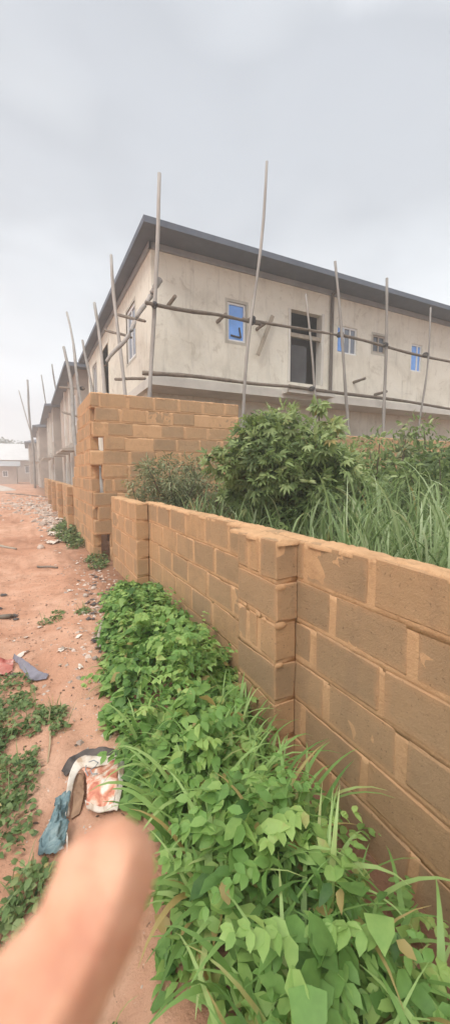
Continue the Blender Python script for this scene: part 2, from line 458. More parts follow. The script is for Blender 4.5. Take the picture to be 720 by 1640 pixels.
def near_wall():
    t = empty('low_block_wall', (1.42, 2, 0), 'low unplastered tan earth-block wall running along the weedy lane edge', 'wall')
    C0 = BH+HG; zb = 1.2-5*C0+HG  # top of the top course at about 1.2
    zs = [1.2-BH-C0*k for k in range(7)]
    # straight panel
    cs = [(z, 0, 7.9, .22*(k % 2)+.05*(k % 3), []) for k, z in enumerate(zs)]
    bl, mo = lay(Vector((1.42, -2.6, 0)), Y3, X3, .15, cs)
    o = block_mesh(bl, 'wall_panel', t)
    mo.build('mortar', M['mortar'], o, smooth=True)
    cp = MB(); cap_strip(cp, Vector((1.42, -2.6, 0)), Y3, X3, 0, 7.9, .15, 1.203)
    cp.build('mortar_bed', M['mortar'], o, smooth=True)
    # thicker far stretch, set proud of the rest
    cs = [(z, 0, 1.72, .25*(k % 2)+.03, []) for k, z in enumerate(zs)]
    bl, mo = lay(Vector((1.245, 5.12, 0)), Y3, X3, .17, cs)
    o = block_mesh(bl, 'wall_panel', t)
    mo.build('mortar', M['mortar'], o, smooth=True)
    cp = MB(); cap_strip(cp, Vector((1.245, 5.12, 0)), Y3, X3, 0, 1.72, .17, 1.203, 4)
    cp.build('mortar_bed', M['mortar'], o, smooth=True)
    # pilaster: stretchers and cut pieces in alternate courses
    bl = []; mo = MB(); o0 = Vector((1.265, 1.86, 0))
    for k, z in enumerate(zs):
        cuts = [(0, .17), (.205, .31), (.345, .47)] if k % 2 == 0 else [(0, .47)]
        if k == 4: cuts = [(0, .22), (.26, .47)]
        for a, b_ in cuts:
            bl.append((o0+Y3*((a+b_)/2)+X3*.0765+Vector((0, 0, z+BH/2)), ((b_-a)/2, .0765, BH/2), Y3, X3))
        lumpy_box(mo, o0, Y3, X3, .006, .464, .0045, .150, z-HG-.014, z+BH-.004, .004, seed=z*7)
    p = block_mesh(bl, 'pilaster', t)
    mo.build('mortar', M['mortar'], p, smooth=True)
    cp = MB(); cap_strip(cp, o0, Y3, X3, -.01, .60, .16, 1.203, 9, .02)
    # smears of mortar squeezed out at the corner
    for (dy, z, s) in ((-.004, .93, .05), (-.004, .70, .055), (.0, .45, .04), (.2, .71, .045), (.36, .72, .03), (.12, .70, .03)):
        q = o0+Y3*dy+Vector((.03 if dy < .05 else 0, 0, z))
        vs = [q+Vector((math.cos(a)*s*(.8 if dy < .05 else .12), math.cos(a)*s*(.0 if dy < .05 else .9)-(.012 if r == 0 else 0)*(dy < .05), math.sin(a)*s*.45)) for r in (1,) for a in np.linspace(0, 5.5, 8)]
        vs.append(q+Vector((-.012 if dy > .05 else .0, -.014 if dy < .05 else 0, 0)))
        cp.add(vs, [(i, (i+1) % 8, 8) for i in range(8)])
    cp.build('mortar_bed', M['mortar'], p, smooth=True)
near_wall()

def cross_wall():
    t = empty('high_block_wall', (1.2, 7.3, 0), 'high brown earth-block wall with toothed end closing off the plot below the house', 'wall')
    C0 = .252; st = [1.30, 1.30, 1.03, 1.10, 1.04, 1.22, 1.20, .99, 1.24, 1.05, 1.10, 1.02, 1.06]
    cs = []
    for k in range(12):
        z = .01+C0*k; end = 3.97 if k >= 10 else 16.0
        if k == 10: end = 3.99
        holes = []
        cs.append((z, st[k], end, .23*(k % 2)+.04*(k % 3), holes))
    bl, mo = lay(Vector((0, 7.3, 0)), X3, Y3, .15, cs)
    for b in bl[:]:
        if random.random() < .12: bl.remove(b)     # gaps knocked out of the wall show the mortar behind
    o = block_mesh(bl, 'wall_panel', t)
    mo.build('mortar', M['mortar'], o, smooth=True)
    cp = MB(); cap_strip(cp, Vector((0, 7.3, 0)), X3, Y3, 1.05, 3.97, .15, .01+C0*11+BH+.002, 2)
    cap_strip(cp, Vector((0, 7.3, 0)), X3, Y3, 4.0, 16, .15, .01+C0*9+BH+.002, 5)
    cp.build('mortar_bed', M['mortar'], o, smooth=True)
    # return running away along the lane
    cs = []
    ends = [24]*5+[3.4, 3.0, 2.7, 2.35, 2.1, 1.9, 1.75]
    for k in range(12):
        holes = []
        if k < 4: holes = [(3.6, 4.3), (9.4, 10.2)]
        cs.append((.01+C0*k, .0, ends[k], .21*(k % 2), holes))
    bl, mo = lay(Vector((1.02, 7.46, 0)), Y3, X3, .15, cs)
    o = block_mesh(bl, 'wall_return', t)
    mo.build('mortar', M['mortar'], o, smooth=True)
    for y in (10.9, 14.5, 18.2, 22.0):
        cs = [(.01+C0*k, 0, .40, 0, []) for k in range(5)]
        bl, mo = lay(Vector((.87, y, 0)), Y3, X3, .148, cs)
        o = block_mesh(bl, 'pilaster', t); mo.build('mortar', M['mortar'], o, smooth=True)
cross_wall()

# ------------------------------------------------------------------ houses
def panel(mb, ax, v, t, a0, a1, z0, z1, holes=()):
    """wall slab on plane axis=v, thickness t (signed), with rectangular openings (a0,a1,z0,z1)"""
    A = sorted(set([a0, a1]+[h for q in holes for h in q[:2]])); Z = sorted(set([z0, z1]+[h for q in holes for h in q[2:]]))
    for i in range(len(A)-1):
        for j in range(len(Z)-1):
            ca, cz = (A[i]+A[i+1])/2, (Z[j]+Z[j+1])/2
            if any(h[0] < ca < h[1] and h[2] < cz < h[3] for h in holes): continue
            if ax == 'y': mb.box(A[i], A[i+1], v, v+t, Z[j], Z[j+1])
            else: mb.box(v, v+t, A[i], A[i+1], Z[j], Z[j+1])
def pbox(mb, ax, v0, v1, a0, a1, z0, z1):
    if ax == 'y': mb.box(a0, a1, v0, v1, z0, z1)
    else: mb.box(v0, v1, a0, a1, z0, z1)
def window(parent, ax, v, a0, a1, z0, z1, pane='blue', mull=(), broken=False, fw=.05, depth=.07, surround=True, name='window', framemat='white'):
    m = MB(); d0, d1 = v+.03, v+.03+depth
    pbox(m, ax, d0, d1, a0, a0+fw, z0, z1); pbox(m, ax, d0, d1, a1-fw, a1, z0, z1)
    pbox(m, ax, d0, d1, a0+fw, a1-fw, z0, z0+fw); pbox(m, ax, d0, d1, a0+fw, a1-fw, z1-fw, z1)
    for q in mull:
        c = a0+(a1-a0)*q; pbox(m, ax, d0+.004, d1-.004, c-.025, c+.025, z0+fw, z1-fw)
    w = m.build(name, M[framemat], parent)
    p = MB(); pbox(p, ax, d0+.03, d0+.042, a0+fw, a1-fw, z0+fw, z1-fw); p.build('pane', M[pane], w)
    if broken:
        b = MB(); cx = a1-fw-.10; cz = z0+fw+.10
        P = lambda a, z: (a, d0+.01, z)
        b.tube([P(cx-.26, cz), P(cx+.02, cz-.02)], .022, 6); b.tube([P(cx-.02, cz+.22), P(cx+.03, cz-.02)], .022, 6)
        b.build('stay', M['dark'], w)
    if surround is True:
        s = MB(); g = .07
        pbox(s, ax, v-.004, v+.02, a0-g, a0, z0-g, z1+g); pbox(s, ax, v-.004, v+.02, a1, a1+g, z0-g, z1+g)
        pbox(s, ax, v-.004, v+.02, a0, a1, z0-g, z0); pbox(s, ax, v-.004, v+.02, a0, a1, z1, z1+g)
        s.build('surround', M['surround'], w)
    return w
def hip_roof(parent, x0, x1, y0, y1, z, pitch, mat='roof', fh=.14, name='roof'):
    m = MB(); w = min(x1-x0, y1-y0)/2; h = w*pitch
    if x1-x0 > y1-y0: r = [(x0+w, (y0+y1)/2), (x1-w, (y0+y1)/2)]
    else: r = [((x0+x1)/2, y0+w), ((x0+x1)/2, y1-w)]
    t = z+fh
    vs = [(x0, y0, t), (x1, y0, t), (x1, y1, t), (x0, y1, t), (*r[0], t+h), (*r[1], t+h)]
    if x1-x0 > y1-y0: fs = [(0, 1, 5, 4), (1, 2, 5), (2, 3, 4, 5), (3, 0, 4)]
    else: fs = [(0, 1, 4), (1, 2, 5, 4), (2, 3, 5), (3, 0, 4, 5)]
    m.add(vs, fs)
    o = m.build(name, M[mat], parent)
    f = MB(); e = .035
    for a in ((x0-e, x1+e, y0-e, y0), (x0-e, x1+e, y1, y1+e), (x0-e, x0, y0, y1), (x1, x1+e, y0, y1)):
        f.box(*a, z-.02, t+.02)
    f.build('fascia', M['soffit'], o)
    s = MB(); s.box(x0, x1, y0, y1, z+.01, z+.03); s.build('soffit', M['soffit'], o)
    return o

def house_one():
    t = empty('two_storey_house', (2.68, 9.08, 0), 'nearest two-storey rendered house with dark eaves, blue-filmed windows and a dark door opening', 'house', 'unfinished houses in a row along the lane')
    X0, X1, Y0, Y1, ZF, ZT = 2.68, 22.0, 9.08, 19.4, 3.86, 6.74
    fh = [(4.62, 5.14, 4.92, 5.86), (6.46, 7.66, 4.10, 6.02), (8.18, 8.95, 5.10, 5.87), (9.60, 10.15, 5.30, 5.82), (11.33, 11.85, 4.93, 5.80), (15.2, 16.2, 4.9, 5.9), (18, 19, 4.9, 5.9)]
    m = MB(); panel(m, 'y', Y0, .2, X0, X1, ZF, ZT, fh)
    sh = [(10.6, 11.6, 4.7, 6.1), (14.3, 15.6, 4.1, 6.1), (17.0, 18.0, 4.7, 6.1)]
    panel(m, 'x', X0, .2, Y0+.2, Y1, ZF, ZT, sh)
    panel(m, 'x', X1, -.2, Y0+.2, Y1, ZF, ZT); panel(m, 'y', Y1, -.2, X0+.2, X1-.2, ZF, ZT)
    m.build('upper_wall', M['plaster'], t)
    g = MB(); panel(g, 'y', 9.95, .2, X0+.1, X1, -.1, 3.64, [(6, 7.2, .9, 2.4), (12, 13.2, .9, 2.4)])
    panel(g, 'x', X0+.1, .2, 10.15, Y1, -.1, 3.64, [(12, 13, 1, 2.3), (15, 16, .2, 2.3)])
    panel(g, 'x', X1, -.2, 10.15, Y1, -.1, 3.64); panel(g, 'y', Y1, -.2, X0+.3, X1-.2, -.1, 3.64)
    g.build('lower_wall', M['plaster'], t)
    s = MB(); s.box(X0-.04, X1+.04, Y0-.05, Y1+.03, 3.64, ZF-.002); s.build('floor_slab', M['concrete'], t)
    p = MB(); p.box(X0+.5, X1-.3, 12.2, 12.35, ZF, ZT); p.build('inner_wall', M['greyplaster'], t)
    f = MB(); f.box(X0-.05, X1+.05, Y0-.06, Y0-.002, ZT-.13, ZT); f.box(X0-.06, X0-.002, Y0-.06, Y1, ZT-.13, ZT)
    f.build('frieze', M['frieze'], t)
    hip_roof(t, 2.37, 22.5, 8.40, 20.0, ZT+.002, .32, fh=.09)
    window(t, 'y', Y0, *fh[0], 'blue', broken=True)
    window(t, 'y', Y0, *fh[2], 'greyglass', (.36, .68), surround=False)
    q = MB(); pbox(q, 'y', Y0+.02, Y0+.05, 8.24, 8.42, 5.16, 5.81); q.build('open_sash', M['blue'], t)
    window(t, 'y', Y0, *fh[3], 'glass', (.5,), framemat='greyplaster', name='vent_window')
    window(t, 'y', Y0, *fh[4], 'blue', (.62,), surround=False)
    window(t, 'y', Y0, *fh[5], 'blue', (.5,)); window(t, 'y', Y0, *fh[6], 'blue', (.5,))
    window(t, 'x', X0, *sh[0], 'greyglass', (.5,), framemat='white', fw=.09)
    window(t, 'x', X0, *sh[2], 'glass', (.5,), framemat='white')
    # balcony opening on the lane side: a dark doorway with pale jambs
    for a, b, c, e in ((14.22, 14.3, 4.1, 6.18), (15.6, 15.68, 4.1, 6.18), (14.3, 15.6, 6.1, 6.18)):
        d = MB(); pbox(d, 'x', X0-.03, X0+.21, a, b, c, e); d.build('door_jamb', M['plaster'], t)
    # front doorway: pale jambs, a cross bar, dark leaf
    d = MB(); z0, z1 = 4.10, 6.02
    d.box(6.455, 6.53, Y0-.02, Y0+.22, z0, z1); d.build('door_jamb', M['concrete'], t)
    d = MB(); d.box(7.60, 7.68, Y0-.02, Y0+.22, z0, z1+.05); d.build('door_jamb', M['concrete'], t)
    d = MB(); d.box(6.53, 7.60, Y0+.02, Y0+.10, 5.32, 5.42); d.box(6.53, 6.60, Y0+.10, Y0+.15, z0, 5.3); d.build('transom', M['wood'], t)
    d = MB(); d.box(6.60, 7.2, Y0+.14, Y0+.18, z0+.02, 5.15); d.build('door_leaf', M['dark'], t)
    s = MB(); s.box(6.25, 7.85, Y0-.35, Y0-.053, 3.74, 3.88); s.build('door_step', M['concrete'], t)
    d = MB(); d.tube([(7.92, Y0-.06, z) for z in (3.9, 4.6, 5.4, 6.2, 6.66)], .05, 10)
    d.tube([(7.92, Y0-.06, 6.60), (7.92, Y0-.25, 6.70)], .05, 10); d.build('downpipe', M['pipe'], t)
house_one()

def far_house(loc, X0, X1, Y0, Y1, ZT, label, wallmat, canopy=True, roofed=True):
    t = empty('two_storey_house', (X0, Y0, 0), label, 'house', 'unfinished houses in a row along the lane')
    L = Y1-Y0; zf = 3.3
    up = [(Y0+L*a, Y0+L*b, zf+.8, zf+2.4) for a, b in ((.08, .2), (.34, .46), (.66, .78))]
    lo = [(Y0+L*a, Y0+L*b, z, 2.3) for a, b, z in ((.1, .2, .9), (.38, .47, .05), (.7, .8, .9))]
    fr = [(X0+1.2, X0+2.2, zf+.8, zf+2.2), (X0+4, X0+5, zf+.8, zf+2.2)]
    m = MB(); panel(m, 'x', X0, .2, Y0, Y1, 0-.1, ZT, up+lo); panel(m, 'y', Y0, .2, X0+.2, X1, -.1, ZT, fr)
    panel(m, 'x', X1, -.2, Y0+.2, Y1, -.1, ZT); panel(m, 'y', Y1, -.2, X0+.2, X1-.2, -.1, ZT)
    m.build('wall', M[wallmat], t)
    s = MB(); s.box(X0-.06, X1-.25, Y0-.05, Y0+L-.1, zf-.25, zf); s.build('floor_slab', M['concrete' if wallmat == 'plaster' else 'greyplaster'], t)
    for i, w in enumerate(up): window(t, 'x', X0, *w, ('greyglass', 'glass', 'glass')[i], (.5,), fw=.1, surround=False)
    window(t, 'x', X0, *lo[0], 'glass', (.5,), fw=.1, surround=False); window(t, 'x', X0, *lo[2], 'glass', (), fw=.1, surround=False)
    for w in fr: window(t, 'y', Y0, *w, 'greyglass', (.5,), surround=False)
    d = MB(); w = lo[1]; pbox(d, 'x', X0+.05, X0+.12, w[0], w[1], w[2], w[3]); d.build('door', M['dark'], t)
    if canopy:
        for a, b in ((.06, .26), (.34, .52), (.66, .84)):
            c = MB(); c.box(X0-.75, X0-.062, Y0+L*a, Y0+L*b, 2.75, 2.88); c.build('canopy', M['greyplaster'], t)
    for a in (.28, .56):     # pilasters of rough concrete
        c = MB(); c.box(X0-.12, X0-.002, Y0+L*a, Y0+L*a+.3, 0, zf-.26); c.box(X0-.12, X0-.002, Y0+L*a, Y0+L*a+.3, zf+.002, ZT); c.build('column', M['concrete'], t)
    hip_roof(t, X0-.55, X1+.5, Y0-.55, Y1+.5, ZT+.002, .34)
    return t
far_house(0, 2.35, 13, 21.0, 32.0, 6.7, 'second house along the lane, bare grey render with dark roof and small canopies', 'pinkplaster')
far_house(0, 1.9, 12, 33.2, 44.8, 6.6, 'third house along the lane, mottled grey cement under a dark hipped roof', 'greyplaster')
far_house(0, 1.2, 11, 46.2, 59.0, 6.4, 'fourth house along the lane, grey-pink render, between the third and the last', 'pinkplaster')
far_house(0, .3, 10, 62.0, 75.0, 5.8, 'small last two-storey house at the far end of the row', 'greyplaster')

# ------------------------------------------------------------------ scaffold
def pole_thing(name, p0, p1, r0, r1, label, cat, group, mat='pole', bend=.05, board=False):
    m = rough_pole(p0, p1, r0, r1, bend)
    o = m.build(name, M[mat], None, p0)
    for p in o.data.polygons: p.use_smooth = True
    return tag(o, label, cat, group)
POLES = []; RAILS = []
G1 = 'scaffold poles standing along the front of the nearest house'
def stand(ax, v, top, bot, r0, r1, label, group, zbase=-.05, bend=.05):
    a = Vector(on(ax, *top, v)); b = Vector(on(ax, *bot, v)); d = b-a
    e = a+d*((zbase-a.z)/d.z)
    POLES.append((e, a)); r0 *= .80; r1 *= .70; bend *= 1.5
    return pole_thing('scaffold_pole', e, a, r0, r1, label, 'scaffold pole', group, 'pole', bend)
stand(1, 8.15, (255, 277), (241, 625), .062, .055, 'thick pale scaffold pole at the corner of the nearest house, rising above its eave', G1)
stand(1, 8.0, (427, 258), (390, 690), .055, .045, 'tallest leaning pole, crossing the house front just right of the first blue window', G1)
stand(1, 8.6, (489, 470), (503, 650), .05, .04, 'short scaffold pole standing in front of the dark door opening', G1)
stand(1, 8.0, (536, 418), (561, 695), .055, .045, 'left-leaning pole just right of the downpipe, before the sliding window', G1)
stand(1, 8.0, (619, 445), (617, 690), .06, .05, 'upright pole beside the small square vent window', G1)
stand(1, 8.0, (689, 492), (672, 695), .045, .035, 'thin pole leaning to the right of the farthest blue window', G1)
G2 = 'scaffold poles on the lane side of the nearest house'
stand(0, 2.0, (178, 408), (196, 640), .065, .05, 'stout pole projecting above the side eave nearest the house corner', G2)
stand(0, 2.0, (151, 485), (172, 660), .07, .06, 'shorter pole poking past the middle of the side eave', G2)
stand(0, 1.7, (107, 500), (128, 610), .075, .06, 'tall leaning pole rising over the gap between first and second houses', 'scaffold poles along the second house')
stand(0, 1.9, (132, 545), (146, 640), .07, .06, 'pole in front of the far end of the nearest house side', G2)
G3 = 'scaffold poles along the farther houses'
stand(0, 1.3, (102, 556), (115, 640), .08, .07, 'pole standing above the roof edge of the second house', 'scaffold poles along the second house')
stand(1, 33.0, (83, 583), (93, 650), .08, .07, 'pole above the meeting of the second and third roofs', G3)
stand(1, 40.0, (66, 600), (82, 690), .08, .07, 'slanting pole above the third house roof', G3)
stand(1, 46.0, (44, 608), (52, 720), .16, .13, 'thick tall pole standing clear at the far end of the houses', G3)
stand(1, 50.0, (30, 625), (56, 715), .09, .07, 'faint thin slanting pole beside the thick pole at the far end', G3)

GL = 'bamboo rails lashed across the house front'
def rail(ax, v, a, b, r, label, group=GL, mat='ledger', bend=.06):
    o_ = pole_thing('scaffold_rail', on(ax, *a, v), on(ax, *b, v), r*.9, r*.7, label, 'scaffold rail', group, mat, bend)
    RAILS.append((o_, Vector(on(ax, *a, v)), Vector(on(ax, *b, v)), r)); return o_
rail(1, 8.08, (233, 484), (417, 519), .05, 'dark upper rail tied from the corner pole across the first blue window', bend=.07)
rail(1, 8.12, (388, 510), (560, 540), .04, 'upper rail crossing in front of the dark door opening', bend=.06)
rail(1, 8.08, (545, 536), (760, 588), .045, 'upper rail crossing the two right-hand windows')
rail(1, 8.7, (228, 597), (470, 619), .055, 'dark lower rail lying along the pale slab edge below the first window', bend=.09)
rail(1, 8.7, (462, 618), (730, 656), .055, 'lower rail along the slab edge from the door to the right side', bend=.09)
rail(1, 8.3, (256, 447), (234, 486), .07, 'short thick stub lashed slantwise to the corner pole', mat='pole', bend=.01)
rail(1, 8.2, (232, 488), (168, 585), .05, 'slanting brace running back from the house corner pole', mat='pole')
rail(0, 2.2, (186, 503), (232, 514), .04, 'short upper rail on the lane side of the house corner', bend=.02)
rail(0, 2.15, (168, 528), (210, 540), .04, 'short second rail below the side eave', bend=.02)
rail(0, 2.15, (185, 607), (232, 606), .04, 'short lowest rail beside the side window near the corner', bend=.02)
rail(0, 1.75, (96, 620), (134, 622), .06, 'upper rail across the second house', 'rails across the second house', bend=.05)
rail(0, 1.75, (100, 660), (132, 668), .06, 'lower rail across the second house', 'rails across the second house', bend=.05)
def lashings():
    for o_, a, b, r_ in RAILS:
        for e, f in POLES:
            u, v, w = b-a, f-e, a-e; A, B, C2, D, E2 = u.dot(u), u.dot(v), v.dot(v), u.dot(w), v.dot(w); den = A*C2-B*B
            if abs(den) < 1e-6: continue
            s_, t_ = (B*E2-C2*D)/den, (A*E2-B*D)/den
            if not (0 < s_ < 1 and 0 < t_ < 1): continue
            p, q = a+u*s_, e+v*t_
            if (p-q).length > .13 or r_ < .036: continue
            c = (p+q)/2; m = MB(); ud, vd = u.normalized(), v.normalized()
            for k, (x1, x2) in enumerate(((.7, .7), (-.7, .7))):
                ax_ = (ud*x1+vd*x2).normalized(); n_ = (ax_.cross(p-q if (p-q).length > .02 else Y3)).normalized(); n2 = ax_.cross(n_)
                R2 = (p-q).length/2+.05
                for h in (-.02, .0, .02):
                    m.tube([c+ax_*h+n_*math.cos(g)*.06+n2*math.sin(g)*R2 for g in np.linspace(0, 6.28, 11)], .008, 5)
            m.build('lashing', M['dark' if k else 'ledger'], o_)
lashings()
# plank leaning on the front
pl = MB(); a = Vector(on(1, 437, 505, 8.95)); b = Vector(on(1, 413, 568, 8.95)); d = (b-a).normalized(); s = d.cross(Y3)*.05
pl.add([a-s, a+s, b+s, b-s, a-s+Y3*.03, a+s+Y3*.03, b+s+Y3*.03, b-s+Y3*.03], [(0, 1, 2, 3), (4, 7, 6, 5), (0, 4, 5, 1), (1, 5, 6, 2), (2, 6, 7, 3), (3, 7, 4, 0)])
tag(pl.build('plank', M['wood'], None, b), 'short grey board fixed slantwise on the house front between the window and the door', 'plank')
# putlog stubs in the render
for (x, y), lb in zip(((348, 515), (411, 527), (270, 488), (566, 612), (600, 632)), ('left of the first blue window', 'between first blue window and slanting board', 'below the upper rail near the corner', 'low on the front by the left-leaning pole', 'low on the front by the upright pole')):
    p = Vector(on(1, x, y, 9.07)); m = rough_pole(p+Y3*.05, p-Y3*.45+Vector((0, 0, .02)), .045, .04, 0, 3)
    tag(m.build('scaffold_stub', M['ledger'], None, p), 'short wooden stub jutting from the render '+lb, 'scaffold stub', 'wooden stubs jutting from the house front')

# ------------------------------------------------------------------ foliage generators (numpy)
def tri_mesh(name, V, T, tint, mat, parent=None, origin=None, smooth=True):
    me = bpy.data.meshes.new(name)
    V = np.ascontiguousarray(V, dtype=np.float32); T = np.ascontiguousarray(T, dtype=np.int32)
    me.vertices.add(len(V)); me.vertices.foreach_set('co', V.ravel())
    me.loops.add(T.size); me.loops.foreach_set('vertex_index', T.ravel())
    me.polygons.add(len(T)); me.polygons.foreach_set('loop_start', np.arange(0, T.size, 3, dtype=np.int32))
    me.update(calc_edges=True); me.validate()
    at = me.attributes.new('tint', 'FLOAT', 'FACE'); at.data.foreach_set('value', np.asarray(tint, dtype=np.float32))
    return link_mesh(name, me, mat, parent, origin, smooth)
class Fol:
    def __init__(s): s.V = []; s.T = []; s.c = []; s.n = 0
    def push(s, V, T, c):
        s.V.append(V); s.T.append(T+s.n); s.c.append(c); s.n += len(V)
    def leaves(s, P, D, Nn, L, W, tint, fold=.25, droop=.25, shape='oval'):
        """P base points, D direction, Nn leaf normal, L length, W width, all arrays"""
        P = np.asarray(P); k = len(P)
        if k == 0: return
        D = D/np.linalg.norm(D, axis=1, keepdims=True)
        Sd = np.cross(D, Nn); Sd /= np.linalg.norm(Sd, axis=1, keepdims=True)+1e-9; Nn = np.cross(Sd, D)
        if shape == 'heart': prof = [(0, 0, 0), (.28, 0, 0), (.65, 0, -.3), (1, 0, -1), (.12, .5, 0), (.52, .43, -.3), (.12, -.5, 0), (.52, -.43, -.3)]
        elif shape == 'narrow': prof = [(0, 0, 0), (.35, 0, 0), (.7, 0, -.4), (1, 0, -1), (.35, .5, 0), (.7, .38, -.4), (.35, -.5, 0), (.7, -.38, -.4)]
        else: prof = [(0, 0, 0), (.3, 0, 0), (.68, 0, -.35), (1, 0, -1), (.3, .46, 0), (.68, .42, -.35), (.3, -.46, 0), (.68, -.42, -.35)]
        tr = np.array([(0, 4, 1), (0, 1, 6), (1, 4, 5), (1, 5, 2), (1, 2, 7), (1, 7, 6), (2, 5, 3), (2, 3, 7)])
        V = np.zeros((k, 8, 3))
        for i, (t, w, h) in enumerate(prof):
            lift = abs(w)*fold*2
            V[:, i] = P+D*(t*L)[:, None]+Sd*(w*W)[:, None]+Nn*((h*droop*L+lift*W*.5))[:, None]
        T = (tr[None]+(np.arange(k)*8)[:, None, None]).reshape(-1, 3)
        s.push(V.reshape(-1, 3), T, np.repeat(tint, 8))
    def blades(s, P, az, L, W, lean, curl, tint, n=7, vfold=0.0):
        P = np.asarray(P); k = len(P); hd = np.stack([np.cos(az), np.sin(az), np.zeros(k)], 1)
        sd = np.stack([-np.sin(az), np.cos(az), np.zeros(k)], 1)
        pt = P.copy(); V = np.zeros((k, (n+1)*2, 3))
        for i in range(n+1):
            t = i/n; w = W*np.clip(min(1, .55+t*2)*(1-t**2.2), .04, 1)
            V[:, 2*i] = pt-sd*(w/2)[:, None]; V[:, 2*i+1] = pt+sd*(w/2)[:, None]
            a = lean+curl*t*t
            pt = pt+(hd*np.sin(a)[:, None]+np.array([0, 0, 1.])*np.cos(a)[:, None])*(L/n)[:, None]
        tr = []
        for i in range(n): tr += [(2*i, 2*i+1, 2*i+3), (2*i, 2*i+3, 2*i+2)]
        tr = np.array(tr); T = (tr[None]+(np.arange(k)*(n+1)*2)[:, None, None]).reshape(-1, 3)
        s.push(V.reshape(-1, 3), T, np.repeat(tint, len(tr)))
    def build(s, name, mat, parent=None, origin=None):
        return tri_mesh(name, np.concatenate(s.V), np.concatenate(s.T), np.concatenate(s.c), mat, parent, origin)
def rnd_dirs(k, zlo=-.3, zhi=1.0):
    a = rng.uniform(0, 2*np.pi, k); z = rng.uniform(zlo, zhi, k); r = np.sqrt(np.clip(1-z*z, 0, 1))
    return np.stack([r*np.cos(a), r*np.sin(a), z], 1)
def pnoise(P, s, seed=0): return np.array([noise.noise(Vector((p[0]*s+seed, p[1]*s, p[2]*s))) for p in P])
GH = lambda P: np.array([ground_h(p[0], p[1]) for p in P])

# --- creeping weeds along the foot of the near wall
EDGE = [(-.6, .15), (.6, .22), (1.25, .38), (1.9, .38), (2.3, .40), (2.8, .42), (3.4, .54), (4.0, .62), (4.6, .75), (5.0, .85), (5.25, 1.15)]
def edge_x(y): return np.interp(y, [e[0] for e in EDGE], [e[1] for e in EDGE])
def wall_x(y): return np.interp(y, [0, 1.3, 1.9, 2.7], [1.04, 1.12, 1.24, 1.40])
def weed_height(x, y):
    t = np.clip((x-edge_x(y))/(wall_x(y)-edge_x(y)), 0, 1)
    prof = np.minimum(1, t*3.2)*(1-np.interp(y, [0, 1.2, 2.6], [.9, .85, .7])*np.clip((t-.40)/.60, 0, 1)**1.1)
    h = np.interp(y, [-1, 1, 2, 3, 4, 4.8, 5.2], [.34, .38, .38, .34, .28, .20, .08])
    n = np.array([noise.noise(Vector((a*2.3, b*2.3, 4.)))+.8*noise.noise(Vector((a*5.6, b*5.6, 14.))) for a, b in zip(x, y)])
    return h*prof*np.clip(1.05+1.0*n, .12, 2)
